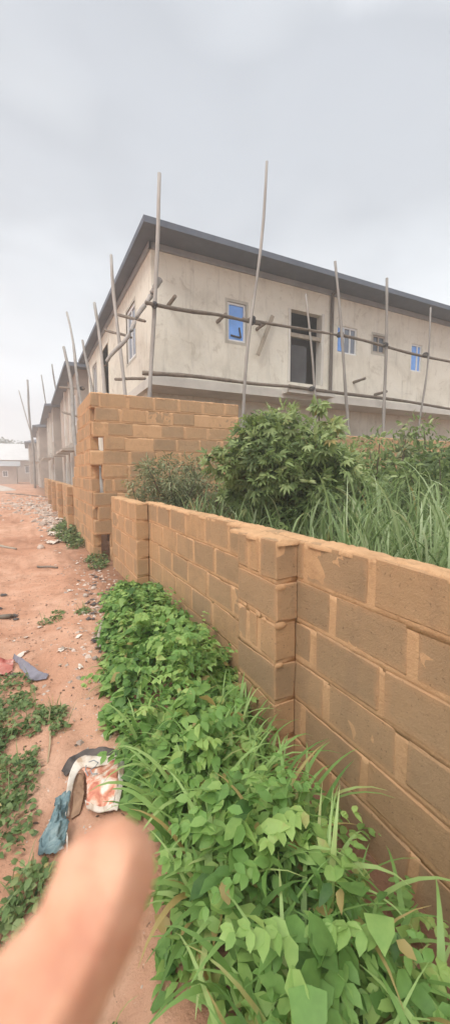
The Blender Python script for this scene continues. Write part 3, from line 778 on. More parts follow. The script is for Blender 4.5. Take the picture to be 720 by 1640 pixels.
def weeds():
    f = Fol(); k = 15000
    y = rng.uniform(-.4, 5.2, k); x = edge_x(y)-.04+rng.uniform(0, 1, k)*(wall_x(y)+.04-edge_x(y))
    ex = noise_edge = np.array([noise.noise(Vector((a*4, b*4, 8.))) for a, b in zip(x, y)])
    keep = (x-edge_x(y)) > ex*.22; gap = np.array([noise.noise(Vector((a*5.0, b*5.0, 33.))) for a, b in zip(x, y)]); keep &= (gap > -.22) | (rng.uniform(0, 1, k) < .25); x, y = x[keep], y[keep]; k = len(x)
    hh = weed_height(x, y); lay_ = rng.uniform(0, 1, k)**.55
    P = np.stack([x, y, np.zeros(k)], 1); P[:, 2] = GH(P)+hh*lay_+.02
    sp = pnoise(P, 2.0, 11)          # patches of different plants
    D = rnd_dirs(k, -.55, .35); Nn = rnd_dirs(k, .5, 1.0)
    base = .42+.30*pnoise(P, 3.1, 5)+rng.normal(0, .16, k)
    cl = pnoise(P, 5.5, 21)
    base += .22*(cl > .18); base = np.minimum(base, .88); base[rng.uniform(0, 1, k) < .025] = 1.1
    big = sp > -.02
    L = rng.uniform(.045, .10, k)*(1+.35*(cl > .1))
    i = big; f.leaves(P[i], D[i], Nn[i], np.minimum(L[i], .095), np.minimum(L[i], .095)*.88, base[i], .2, .25, 'heart')
    i = ~big & (sp > -.2); f.leaves(P[i], D[i], Nn[i], L[i]*.85, L[i]*.5, base[i]-.05, .25, .3, 'oval')
    i = sp <= -.2; f.leaves(P[i], D[i], Nn[i], L[i]*.8, L[i]*.36, base[i]+.02, .25, .35, 'narrow')
    # sprawling trifoliate shoots
    for q in range(260):
        yy = rng.uniform(.2, 5.0); e = float(edge_x(yy)); xx = e+rng.uniform(.02, .95)*(1.38-e)
        h = float(weed_height(np.array([xx]), np.array([yy]))[0]); az = rng.uniform(0, 6.28)
        p = np.array([xx, yy, ground_h(xx, yy)+h*.9+rng.uniform(.0, .06)])
        pts = []; d = np.array([math.cos(az), math.sin(az), rng.uniform(.1, .9)]); d /= np.linalg.norm(d)
        for s_ in range(5):
            pts.append(p.copy()); p = p+d*.045; d[2] -= .12; d /= np.linalg.norm(d)
        pts = np.array(pts); tt = rng.uniform(.45, 1.0)
        for j, pp in enumerate(pts):
            a3 = az+np.array([-.9, 0, .9])+rng.normal(0, .2, 3)
            D3 = np.stack([np.cos(a3), np.sin(a3), rng.uniform(-.3, .25, 3)], 1)
            l = np.full(3, rng.uniform(.04, .075)*(1-.08*j))
            f.leaves(np.repeat(pp[None], 3, 0), D3, rnd_dirs(3, .75, 1), l, l*.62, np.minimum(np.full(3, tt*.85)+rng.normal(0, .05, 3), .9), .2, .25, 'oval')
    tag(f.build('creeping_weeds', M['vine']), 'bright green leafy weeds sprawling thickly along the foot of the low wall', 'weeds', None, 'stuff')
    # broad grass among them, thickest nearest the photographer
    g = Fol(); k = 900
    y = np.concatenate([rng.uniform(-.3, 2.2, 850), rng.uniform(2.2, 4.4, 50)]); x = edge_x(y)+.10+rng.uniform(0, 1, k)*(wall_x(y)-.10-edge_x(y)-.10)
    P = np.stack([x, y, np.zeros(k)], 1); P[:, 2] = GH(P)+.02
    L = rng.uniform(.28, .62, k)*np.interp(y, [0, 2.4, 4.4], [1, .85, .5])
    g.blades(P, rng.uniform(0, 6.28, k), L, rng.uniform(.012, .036, k), rng.uniform(.1, .7, k), rng.uniform(.9, 2.4, k), np.clip(.5+rng.normal(0, .26, k), 0, 1.1), 9)
    tag(g.build('broad_grass', M['blade']), 'arching broad-bladed grass growing through the weeds at the wall foot', 'grass', None, 'stuff')
weeds()

# --- low weeds on the left side of the path, and stray tufts
def low_patch(pts, k, hmax, seed, label, mat='low', l=(.02, .045), name='low_weeds', blades=0):
    """pts: (x, y, radius) blobs"""
    f = Fol(); A = np.array([p[2]**2 for p in pts]); idx = rng.choice(len(pts), k, p=A/A.sum())
    C_ = np.array(pts)[idx]; a = rng.uniform(0, 6.28, k); r = np.sqrt(rng.uniform(0, 1, k))*C_[:, 2]
    P = np.stack([C_[:, 0]+r*np.cos(a), C_[:, 1]+r*np.sin(a), np.zeros(k)], 1)
    n = pnoise(P, 5, seed); keep = n > -.15-.2*(1-r/C_[:, 2]); P = P[keep]; n = n[keep]; r_ = (r/C_[:, 2])[keep]; k = len(P)
    P[:, 2] = GH(P)+.008+hmax*np.clip(.5+n, .1, 1)*(1-.7*r_**2)*rng.uniform(0, 1, k)**.7
    L = rng.uniform(l[0], l[1], k)
    f.leaves(P, rnd_dirs(k, -.3, .5), rnd_dirs(k, .5, 1), L, L*rng.uniform(.45, .8, k), np.clip(.45+.35*pnoise(P, 6, seed+3)+rng.normal(0, .2, k), -.1, 1.1), .2, .3)
    if blades:
        b = rng.choice(k, min(k, blades), replace=False); Q = P[b].copy(); Q[:, 2] = GH(Q)
        nb = len(Q); f.blades(Q, rng.uniform(0, 6.28, nb), rng.uniform(.08, .2, nb), rng.uniform(.003, .007, nb), rng.uniform(.1, .8, nb), rng.uniform(.3, 1.4, nb), rng.uniform(.3, 1, nb), 4)
    return tag(f.build(name, M[mat]), label, 'weeds', None, 'stuff')
low_patch([(-.45, 3.15, .42), (-.30, 2.75, .33), (-.42, 2.35, .42), (-.33, 1.95, .30), (-.16, 2.55, .16), (-.13, 2.2, .14), (-.55, 1.75, .35), (-.9, 2.6, .6), (-.62, 3.5, .3)], 7500, .13, 2,
          'low dull-green weeds creeping over the left side of the sandy path', blades=250)
low_patch([(-.16, 1.38, .16), (-.05, 1.55, .10), (-.30, 1.15, .22), (.02, 1.28, .12), (-.1, .95, .25)], 2200, .10, 5, 'small patch of dull weeds and fine grass below the torn sack', blades=260)
low_patch([(.06, 2.72, .10), (.10, 2.55, .06)], 240, .07, 6, 'small green tuft beside the dry white stalk', blades=30)
low_patch([(.14, 4.55, .13), (.22, 4.75, .09)], 180, .04, 8, 'tiny sparse sprigs in the open sand of the lane', blades=10)
low_patch([(.95, 9.6, .32), (.92, 10.4, .4), (.88, 11.4, .4), (.98, 12.3, .35), (.9, 8.9, .22)], 3200, .42, 9, 'green weeds against the foot of the lane-side wall', l=(.05, .10), blades=150)
low_patch([(1.05, 7.35, .22), (1.02, 6.95, .16)], 500, .30, 12, 'straggly grey-green weeds at the wall corner', l=(.03, .06), blades=60)
low_patch([(-8.5, 26, 1.6), (-6.9, 25, 1.2), (-10, 30, 2)], 2600, .5, 13, 'green patch of weeds on the far side of the lane', l=(.12, .25), name='far_weeds', blades=100)
low_patch([(.62, 3.9, .10), (.55, 3.3, .10), (.50, 4.6, .10)], 300, .05, 14, 'thin dry weeds at the edge of the sand beside the creepers', mat='low', blades=30)

# --- dry pale stalk standing by the left weeds
m = MB(); b = Vector((.055, 2.62, ground_h(.055, 2.62)))
m.tube([b, b+Vector((-.004, .0, .05)), b+Vector((.005, .005, .11)), b+Vector((-.005, .012, .16))], [.005, .0045, .004, .003], 6)
m.tube([b+Vector((-.004, 0, .10)), b+Vector((-.03, -.01, .15))], [.004, .002], 5)
m.tube([b+Vector((-.0, -.02, .004)), b+Vector((-.01, -.20, .008)), b+Vector((-.03, -.36, .006))], [.006, .005, .003], 5)
tag(m.build('dry_stalk', M['dry'], None, b), 'dry whitish plant stalk standing in the sand by the left weeds', 'dry stalk')

# --- tall grass in the plot behind the low wall
def tall_grass():
    g = Fol()
    # clumps of stems each bearing arching leaves
    k = 1900
    x = rng.uniform(1.86, 6.2, k); y = rng.uniform(.15, 5.6, k)
    fr = np.array([noise.noise(Vector((a*.9, b*.9, 2.))) for a, b in zip(x, y)])
    dist = x
    keep = (fr > -.25); x, y = x[keep], y[keep]; k = len(x)
    P = np.stack([x, y, np.zeros(k)], 1); P[:, 2] = GH(P)
    # height limit: knee-high just behind the wall, taller further in
    H = np.interp(x, [1.6, 2.2, 3.2, 5], [1.22, 1.40, 1.60, 1.68])*np.interp(y, [0, 1.6, 3.0, 5], [1.02, .98, .93, .86])
    H *= rng.uniform(.86, 1.16, k)
    V = []
    for lvl in range(5):
        t = [.18, .38, .55, .72, .85][lvl]
        Q = P.copy(); az = rng.uniform(0, 6.28, k)
        Q[:, 2] += H*t*.80; Q[:, :2] += rng.normal(0, .03, (k, 2))
        L = H*rng.uniform(.26, .50, k)
        g.blades(Q, az, L, rng.uniform(.009, .030, k), rng.uniform(.1, .75, k)*np.clip((x-1.5)/.8, .3, 1), rng.uniform(.9, 2.5, k)*np.clip((x-1.4)/.9, .45, 1), np.clip(.42+.3*np.array([noise.noise(Vector((a*2, b*2, 7.))) for a, b in zip(x, y)])+rng.normal(0, .24, k), 0, 1.15), 7)
    g.blades(P, rng.uniform(0, 6.28, k), H*.95, np.full(k, .010), rng.uniform(0, .08, k), rng.uniform(0, .25, k), rng.uniform(.3, .6, k), 5)
    tag(g.build('tall_grass', M['tallgrass']), 'tall arching green grass filling the plot behind the low wall', 'grass', None, 'stuff')
    # undergrowth that closes the view to the soil
    f = Fol(); k = 9000
    x = rng.uniform(1.68, 11, k); y = rng.uniform(.1, 7.2, k)
    P = np.stack([x, y, np.zeros(k)], 1); P[:, 2] = np.interp(x, [1.6, 2.5, 4, 11], [.5, .85, 1.15, 1.4])*rng.uniform(.15, 1, k)*np.interp(y, [0, 4, 5.5, 7.2], [1, 1, .9, .9])
    L = rng.uniform(.06, .13, k)
    f.leaves(P, rnd_dirs(k, -.5, .4), rnd_dirs(k, .3, 1), L, L*.6, np.clip(.3+.4*pnoise(P, 1.5, 9)+rng.normal(0, .2, k), -.2, 1.1), .2, .3)
    tag(f.build('undergrowth', M['cassava']), 'mixed leafy undergrowth among the tall grass in the plot', 'undergrowth', None, 'stuff')
tall_grass()

# --- shrubs of the plot
def shrub(name, c, R, H, nst, nleaf, mat, label, llen, lw, shape='oval', z0=.3, palm=0, tint0=.45, seed=0, group=None, lobes=9, cat='shrub'):
    c = Vector(c); t = empty(name, c, label, cat, group)
    m = MB(); f = Fol(); tips = []
    for i in range(nst):
        az = 6.283*i/nst+random.uniform(-.4, .4); sp = random.uniform(.25, .95)*R
        top = c+Vector((math.cos(az)*sp, math.sin(az)*sp, H*random.uniform(.62, .98)*(1-.22*(sp/R)**2)))
        mid = c.lerp(top, .5)+Vector((-math.cos(az)*sp*.15, -math.sin(az)*sp*.15, H*.1))
        m.tube([c+Vector((random.uniform(-.06, .06), random.uniform(-.06, .06), 0)), mid, top], [.022*H/2, .015*H/2, .006], 6)
        tips.append(top); tips.append(mid.lerp(top, .55)+Vector((random.gauss(0, R*.25), random.gauss(0, R*.25), 0)))
        if random.random() < .7: tips.append(mid+Vector((random.gauss(0, R*.35), random.gauss(0, R*.35), random.gauss(0, .08*H))))
    m.build('stem', M['bark'], t)
    tips = np.array([tuple(p) for p in tips]); idx = rng.integers(0, len(tips), nleaf)
    sig = R*.24
    off = rng.normal(0, 1, (nleaf, 3)); off /= np.linalg.norm(off, axis=1, keepdims=True); off *= (sig*rng.uniform(.3, 1.25, nleaf)**.8)[:, None]*1.1; off[:, 2] *= .8
    P = tips[idx]+off; P[:, 2] = np.maximum(P[:, 2], c.z+.05)
    out = off/np.linalg.norm(off, axis=1, keepdims=True)+rng.normal(0, .5, (nleaf, 3)); out[:, 2] -= .15
    Nn = rnd_dirs(nleaf, .3, 1)+out*.35
    L = rng.uniform(.75, 1.25, nleaf)*llen; ctint = rng.normal(0, .12, len(tips))
    tint = np.clip(tint0+ctint[idx]+rng.normal(0, .18, nleaf), -.1, 1.1)
    if palm:
        dd = out/np.linalg.norm(out, axis=1, keepdims=True)
        s_ = np.cross(dd, Nn); s_ /= np.linalg.norm(s_, axis=1, keepdims=True)
        for a in np.linspace(-1.25, 1.25, palm):
            f.leaves(P, dd*math.cos(a)+s_*math.sin(a), Nn, L*(1-.22*abs(a)), L*lw, tint, .2, .3, 'narrow')
    else: f.leaves(P, out, Nn, L, L*lw, tint, .22, .3, shape)
    f.build('foliage', M[mat], t)
    return t
# big cassava-like bush
shrub('leafy_bush', (2.95, 4.2, 0), .88, 2.38, 24, 6500, 'cassava', 'large round leafy green bush standing in the plot in front of the house door', .115, .26, palm=5, tint0=.42)
shrub('leafy_bush', (3.75, 4.1, 0), .72, 2.12, 16, 3200, 'cassava', 'loose leafy bush merging with the right of the large round bush', .11, .28, palm=5, tint0=.5)
shrub('slender_sapling', (3.76, 4.38, 0), .22, 3.25, 5, 480, 'cassava', 'slender leafy sapling poking up highest, in front of the door sill', .15, .45, tint0=.62)
shrub('feathery_bush', (2.15, 6.1, 0), .62, 1.98, 12, 3600, 'feather', 'olive feathery bush in front of the high block wall, next to the lane', .085, .22, 'narrow', tint0=.45)
shrub('feathery_bush', (2.95, 6.2, 0), .62, 1.92, 10, 2800, 'feather', 'olive feathery bush between the first feathery one and the big bush', .085, .22, 'narrow', tint0=.5)
shrub('dark_bush', (6.4, 4.6, 0), .95, 2.55, 14, 2200, 'cassava', 'dull green bush at mid distance to the right of the sapling', .11, .36, tint0=.32)
shrub('dark_bush', (4.75, 3.2, 0), .66, 2.15, 11, 2600, 'cassava', 'dense bush standing over the tall grass at the far right of the plot', .11, .36, tint0=.25)
shrub('dark_bush', (8.3, 5.4, 0), 1.2, 2.7, 9, 1800, 'darkbush', 'dark bush behind the tall grass close to the high wall', .14, .4, tint0=.5)
shrub('weedy_spike', (5.5, 4.5, 0), .16, 2.6, 3, 170, 'feather', 'thin upright weed spike between the poles, right of the sapling', .12, .4, tint0=.45)
shrub('dark_bush', (5.0, 4.6, 0), .85, 2.35, 13, 1800, 'cassava', 'green bush behind the loose bush, below the left-leaning pole', .11, .36, tint0=.45)

shrub('feathery_bush', (1.72, 6.45, 0), .42, 1.72, 8, 1500, 'feather', 'small wispy pale bush at the corner where the low and high walls meet', .08, .2, 'narrow', tint0=.6)

# ------------------------------------------------------------------ litter on the path
def cloth_mat(name, stops, scale=9):
    m, nt, out = new_mat(name)
    pos = geo_pos(nt)
    col = ramp(nt, noise_n(nt, pos, scale, 5, .6, .8), stops)
    principled(nt, out, col, .7, bump(nt, noise_n(nt, pos, 60, 5, .7), .5, .006), .3)
    return m
M['sackprint'] = cloth_mat('sack_print', [(.30, (.42, .11, .08)), (.44, (.60, .25, .16)), (.52, (.70, .42, .31)), (.60, (.74, .66, .58))], 16)
M['sackwhite'] = cloth_mat('sack_hem', [(.35, (.40, .29, .20)), (.47, (.62, .54, .46)), (.65, (.74, .69, .62))])
M['teal'] = cloth_mat('teal_plastic', [(.3, (.06, .10, .12)), (.5, (.13, .20, .215)), (.7, (.26, .33, .33))], 14)
M['greysheet'] = cloth_mat('grey_sheet', [(.3, (.13, .12, .14)), (.55, (.22, .21, .25)), (.75, (.31, .30, .34))], 6)
M['red'] = cloth_mat('faded_red_cloth', [(.3, (.38, .09, .07)), (.55, (.52, .20, .16)), (.72, (.62, .52, .46))], 12)
M['darkcloth'] = cloth_mat('muddy_cloth', [(.3, (.05, .045, .045)), (.6, (.12, .10, .09)), (.75, (.20, .15, .12))])
M['hollowshade'] = cloth_mat('sack_hollow_shade', [(.3, (.22, .13, .08)), (.6, (.34, .21, .13)), (.75, (.42, .28, .19))])  # brown tones with the shade of the sack's hollow painted in
M['emblem'] = simple_mat('grey_print', (.22, .23, .25), (.34, .35, .36), 20, .7, .1, 50, .002)

def sheet(name, A, B, mat, parent=None, n=26, mth=12, crump=.015, seed=0, arch=0.0, lift=.012, origin=None, th=.004):
    """crumpled cloth between two polylines given as (photo x, photo y, height above ground)"""
    def samp(Pn, t):
        s = t*(len(Pn)-1); i = min(int(s), len(Pn)-2); u = s-i
        a = [Pn[max(i-1, 0)], Pn[i], Pn[i+1], Pn[min(i+2, len(Pn)-1)]]
        r = []
        for q in range(3):
            p0, p1, p2, p3 = (w[q] for w in a)
            r.append(.5*((2*p1)+(-p0+p2)*u+(2*p0-5*p1+4*p2-p3)*u*u+(-p0+3*p1-3*p2+p3)*u**3))
        return r
    vs = []; fs = []
    for i in range(n+1):
        a = samp(A, i/n); b = samp(B, i/n)
        for j in range(mth+1):
            v = j/mth; x, y, h = (a[q]*(1-v)+b[q]*v for q in range(3))
            h = h+arch*math.sin(math.pi*v)
            w = on(2, x, y, h); p = Vector(w)
            nz = noise.noise(p*14+Vector((seed, 0, 0)))*crump+(.5-abs(noise.noise(p*30+Vector((0, seed, 0)))))*crump*.7+noise.noise(p*75)*crump*.25
            p.z = max(h+nz, .0)+ground_h(p.x, p.y)+lift
            p.x += nz*.5; vs.append(p)
    for i in range(n):
        for j in range(mth):
            k = i*(mth+1)+j; fs.append((k, k+1, k+mth+2, k+mth+1))
    m = MB(); m.add(vs, fs); o = m.build(name, M[mat], parent, origin, True)
    sd = o.modifiers.new('Solidify', 'SOLIDIFY'); sd.thickness = th; sd.offset = 0
    return o
def litter():
    s = empty('torn_sack', on(2, 150, 1260, 0), 'torn woven sack with orange print and white hem lying open on the sand', 'sack')
    sheet('sack_front', [(128, 1222, .05), (140, 1258, .06), (138, 1292, .02)], [(190, 1220, .05), (187, 1262, .05), (178, 1298, .015)], 'sackprint', s, crump=.016, seed=1)
    sheet('hem', [(104, 1300, .02), (108, 1252, .05), (122, 1218, .06), (150, 1212, .065), (202, 1217, .04)], [(110, 1302, .0), (117, 1256, .03), (130, 1232, .045), (152, 1228, .055), (200, 1224, .02)], 'sackwhite', s, n=34, mth=6, crump=.008, seed=2, lift=.02)
    sheet('side_hem', [(190, 1220, .045), (188, 1262, .05), (180, 1302, .01)], [(200, 1222, .035), (196, 1266, .03), (187, 1306, .0)], 'sackwhite', s, n=20, mth=5, crump=.006, seed=3, lift=.02)
    sheet('lower_hem', [(136, 1286, .02), (158, 1296, .02), (182, 1292, .02)], [(140, 1300, .0), (158, 1307, .0), (184, 1304, .0)], 'sackwhite', s, n=16, mth=4, crump=.006, seed=4, lift=.022)
    sheet('hollow_shade', [(112, 1240, .03), (116, 1275, .02), (112, 1305, .0)], [(136, 1238, .03), (134, 1270, .012), (128, 1300, .0)], 'hollowshade', s, crump=.012, seed=5)  # sheet coloured as the dark shadow inside the open sack
    for A_ in (((142, 1221), (150, 1218), (157, 1222), (152, 1229)), ((152, 1229), (145, 1233), (147, 1240), (156, 1240)), ((138, 1226), (137, 1234), (141, 1243))):
        m_ = MB(); P_ = []
        for q_ in A_:
            w_ = Vector(on(2, *q_, .088)); P_.append(w_)
        m_.tube(P_, .0028, 5); m_.build('printed_stroke', M['emblem'], s, None, True)
    o = sheet('plastic_bag', [(88, 1272, .03), (78, 1310, .045), (62, 1345, .03), (68, 1368, .0)], [(108, 1262, .03), (107, 1310, .03), (102, 1350, .02), (100, 1372, .0)], 'teal', None, n=60, mth=30, crump=.045, seed=6, arch=.02, origin=on(2, 90, 1320, 0))
    tag(o, 'crumpled blue-green plastic bag lying left of the torn sack', 'plastic bag')
    o = sheet('dirty_cloth', [(98, 1232, .02), (118, 1206, .04), (160, 1200, .04), (206, 1206, .03)], [(106, 1240, .0), (126, 1222, .02), (164, 1216, .03), (208, 1222, .0)], 'darkcloth', None, crump=.014, seed=7, origin=on(2, 150, 1210, 0))
    tag(o, 'dark muddy cloth showing behind the top edge of the torn sack', 'cloth')
    o = sheet('fallen_sheet', [(22, 1042, .03), (44, 1058, .06), (62, 1072, .04), (78, 1080, .01)], [(20, 1050, .0), (38, 1072, .02), (46, 1084, .01), (74, 1087, .0)], 'greysheet', None, crump=.010, seed=8, origin=on(2, 50, 1070, 0))
    tag(o, 'bent dark grey sheet of plastic lying on the sand above the left weeds', 'sheet')
    o = sheet('faded_rag', [(-30, 1046, .03), (0, 1050, .04), (22, 1050, .02)], [(-30, 1072, .0), (0, 1075, .01), (20, 1068, .0)], 'red', None, crump=.016, seed=9, origin=on(2, 0, 1060, 0))
    tag(o, 'faded red and white rag at the left beside the grey sheet', 'rag')
    # thin pinkish strip by the bag
    m = MB(); a = Vector(on(2, 105, 1325, .01)); b = Vector(on(2, 107, 1368, .01)); m.tube([a, a.lerp(b, .5)+Vector((.004, 0, .008)), b], .004, 6)
    tag(m.build('plastic_straw', M['sackwhite'], None, b, True), 'thin pale straw lying between the plastic bag and the fingertip', 'straw')
    # grey curved branch at the edge of the creepers
    P = [on(2, x, y, .035) for x, y in ((186, 975), (172, 985), (163, 1000), (158, 1018), (160, 1036))]
    m = MB(); m.tube(P, [.012, .018, .02, .018, .012], 8, wob=.2)
    tag(m.build('curved_branch', M['wood'], None, P[2], True), 'grey curved branch lying where the creepers meet the sand', 'branch')
litter()

def rock(c, r, seed, flat=.65):
    bm = bmesh.new(); bmesh.ops.create_icosphere(bm, subdivisions=2, radius=1)
    for v in bm.verts:
        d = 1+.35*noise.noise(v.co*1.3+Vector((seed*3.1, 0, 0)))+.12*noise.noise(v.co*3.5+Vector((0, seed, 0)))
        v.co = Vector((v.co.x*d*r, v.co.y*d*r*.8, v.co.z*d*r*flat))
    bm.transform(Matrix.Rotation(seed*1.7, 4, 'Z')); bm.transform(Matrix.Translation(Vector(c)+Vector((0, 0, r*flat*.35))))
    me = bpy.data.meshes.new('stone'); bm.to_mesh(me); bm.free()
    at = me.attributes.new('tint', 'FLOAT', 'FACE'); at.data.foreach_set('value', [random.random()]*len(me.polygons))
    return me
def stones():
    ps = [((137, 955), .045, 'largest pale rounded stone in the rubble near the wall'), ((150, 942), .04, 'pale stone just above the largest one in the rubble'),
          ((66, 878), .09, 'whitish lump on the open sand of the lane'), ((180, 955), .03, 'small white stone at the tip of the creepers'),
          ((134, 985), .03, 'small brown stone below the rubble'), ((152, 1058), .028, 'small pale stone at the sand edge beside the creepers')]
    for i, ((x, y), r, lb) in enumerate(ps):
        p = Vector(on(2, x, y, 0)); p.z = ground_h(p.x, p.y)
        tag(link_mesh('stone', rock(p, r, i+1), M['stone'], None, p, True), lb, 'stone', 'loose stones on the lane')
    # grit and rubble nobody could count
    def scatter(name, label, zones, k, r0, r1, mat='stone'):
        m = MB()
        for i in range(k):
            (cx, cy, sx, sy) = random.choice(zones); x = random.gauss(cx, sx); y = random.gauss(cy, sy); r = random.uniform(r0, r1)*(.6+.4*random.random())
            z = ground_h(x, y); vs = []
            az = random.uniform(0, 6.28); el = random.uniform(.6, 1.4)
            for (a, b_, c_) in ((1, 0, 0), (0, 1, 0), (-1, 0, 0), (0, -1, 0), (.3, .2, .8), (-.5, .5, .5), (-.2, -.6, .55)):
                q = random.uniform(.7, 1.2); xx = a*q*el*r; yy = b_*q*r
                vs.append((x+xx*math.cos(az)-yy*math.sin(az), y+xx*math.sin(az)+yy*math.cos(az), z-.002+c_*q*r*.8))
            m.add(vs, [(0, 1, 4), (1, 2, 5), (1, 5, 4), (2, 3, 6), (2, 6, 5), (3, 0, 4), (3, 4, 6), (4, 5, 6)], random.random())
        tag(m.build(name, M[mat]), label, 'rubble', None, 'stuff')
    scatter('rubble', 'scattered small stones and rubble on the sand by the wall', [(.95, 6.2, .16, .6), (.75, 5.3, .14, .6), (.9, 7.5, .2, .5), (.6, 4.4, .12, .7), (.4, 3.4, .25, .8)], 420, .008, .035)
    scatter('pebbles', 'fine pebbles sprinkled over the sandy lane', [(.1, 3.0, .5, 1.5), (-.3, 6, 1.2, 2.5), (.1, 9, 1.6, 4), (.3, 2.2, .15, .5)], 900, .004, .013)
    scatter('spoil', 'broken block rubble tipped along the far wall foot', [(.7, 13.5, .25, 1.5), (.5, 17, .4, 2), (.3, 21, .8, 2), (.0, 26, 1.2, 3)], 500, .05, .16)
    # leaf litter and twigs
    f = Fol(); k = 750
    zx = rng.normal(.15, .55, k); zy = rng.gamma(2.6, 1.5, k)+1.0; P = np.stack([zx, zy, np.zeros(k)], 1); P[:, 2] = GH(P)+.006
    L = rng.uniform(.012, .04, k)
    f.leaves(P, rnd_dirs(k, -.05, .15), rnd_dirs(k, .85, 1), L, L*.4, rng.uniform(-.4, .7, k), .2, .2)
    tag(f.build('leaf_litter', M['littermat']), 'dead leaves and bits scattered on the sand', 'leaf litter', None, 'stuff')
M['littermat'] = leaf_mat('dead_leaf', (.08, .05, .03), (.22, .13, .08), (.55, .45, .33), .1)
stones()
def scraps(name, mat, label, spots, k, sz):
    m = MB()
    for i in range(k):
        cx, cy, sx, sy = random.choice(spots); c = Vector((random.gauss(cx, sx), random.gauss(cy, sy), 0)); az = random.uniform(0, 6.28); r_ = random.uniform(.4, 1)*sz
        nx_, ny_ = 5, 4; vs = []; el = random.uniform(.4, 1)
        for a in range(nx_+1):
            for b in range(ny_+1):
                u, v = (a/nx_-.5)*2*r_, (b/ny_-.5)*2*r_*el
                p = Vector((c.x+u*math.cos(az)-v*math.sin(az), c.y+u*math.sin(az)+v*math.cos(az), 0))
                nn = noise.noise(Vector((p.x*30, p.y*30, i))); p.x += nn*r_*.5; p.y -= nn*r_*.4
                p.z = ground_h(p.x, p.y)+.006+max(0, .4+noise.noise(Vector((p.x*22, p.y*22, i*3.))))*r_*.5; vs.append(p)
        m.add(vs, [(a*(ny_+1)+b, (a+1)*(ny_+1)+b, (a+1)*(ny_+1)+b+1, a*(ny_+1)+b+1) for a in range(nx_) for b in range(ny_)], random.random())
    tag(m.build(name, M[mat]), label, 'litter', None, 'stuff')
scraps('litter', 'darkcloth', 'dark scraps of muddy plastic and charred bits at the wall foot', [(.93, 6.0, .12, .5), (.85, 5.6, .12, .3), (.72, 5.0, .08, .3), (.55, 3.6, .08, .5), (-.5, 5.2, .3, .8), (-.2, 3.6, .15, .2)], 60, .045)
scraps('litter', 'sackwhite', 'pale scraps of paper and plastic strewn along the lane edge', [(.85, 6.3, .2, .7), (.5, 12, .4, 3), (-.3, 9, .8, 2), (.1, 3.4, .3, .7), (.3, 17, .5, 3)], 45, .04)
scraps('litter', 'sackwhite', 'pale lumps of torn cement bags on the rubble by the far wall', [(.55, 15, .3, 2.5), (.3, 20, .4, 3), (.7, 11, .2, .6)], 40, .16)
# planks and sticks on the lane
for (a, b, w, mat, nm, lb) in (((-12, 872), (26, 877), .03, 'wood', 'lane_plank', 'pale plank lying across the left of the lane'),
                              ((60, 905), (92, 908), .02, 'ledger', 'fallen_stick', 'short dark stick on the sand in mid lane'),
                              ((-5, 985), (22, 981), .03, 'ledger', 'fallen_stick', 'dark stick at the left edge of the lane nearer the camera'),
                              ((95, 860), (118, 838), .02, 'ledger', 'fallen_stick', 'thin stick slanting towards the far wall'),
                              ((10, 790), (85, 797), .05, 'ledger', 'fallen_pole', 'long dark pole lying across the lane far off')):
    p, q = Vector(on(2, *a, .02)), Vector(on(2, *b, .02)); p.z += ground_h(p.x, p.y); q.z += ground_h(q.x, q.y)
    tag(rough_pole(p, q, w, w*.7, .02, 8).build(nm, M[mat], None, p, True), lb, 'plank' if 'plank' in nm else ('pole' if 'pole' in nm else 'stick'))

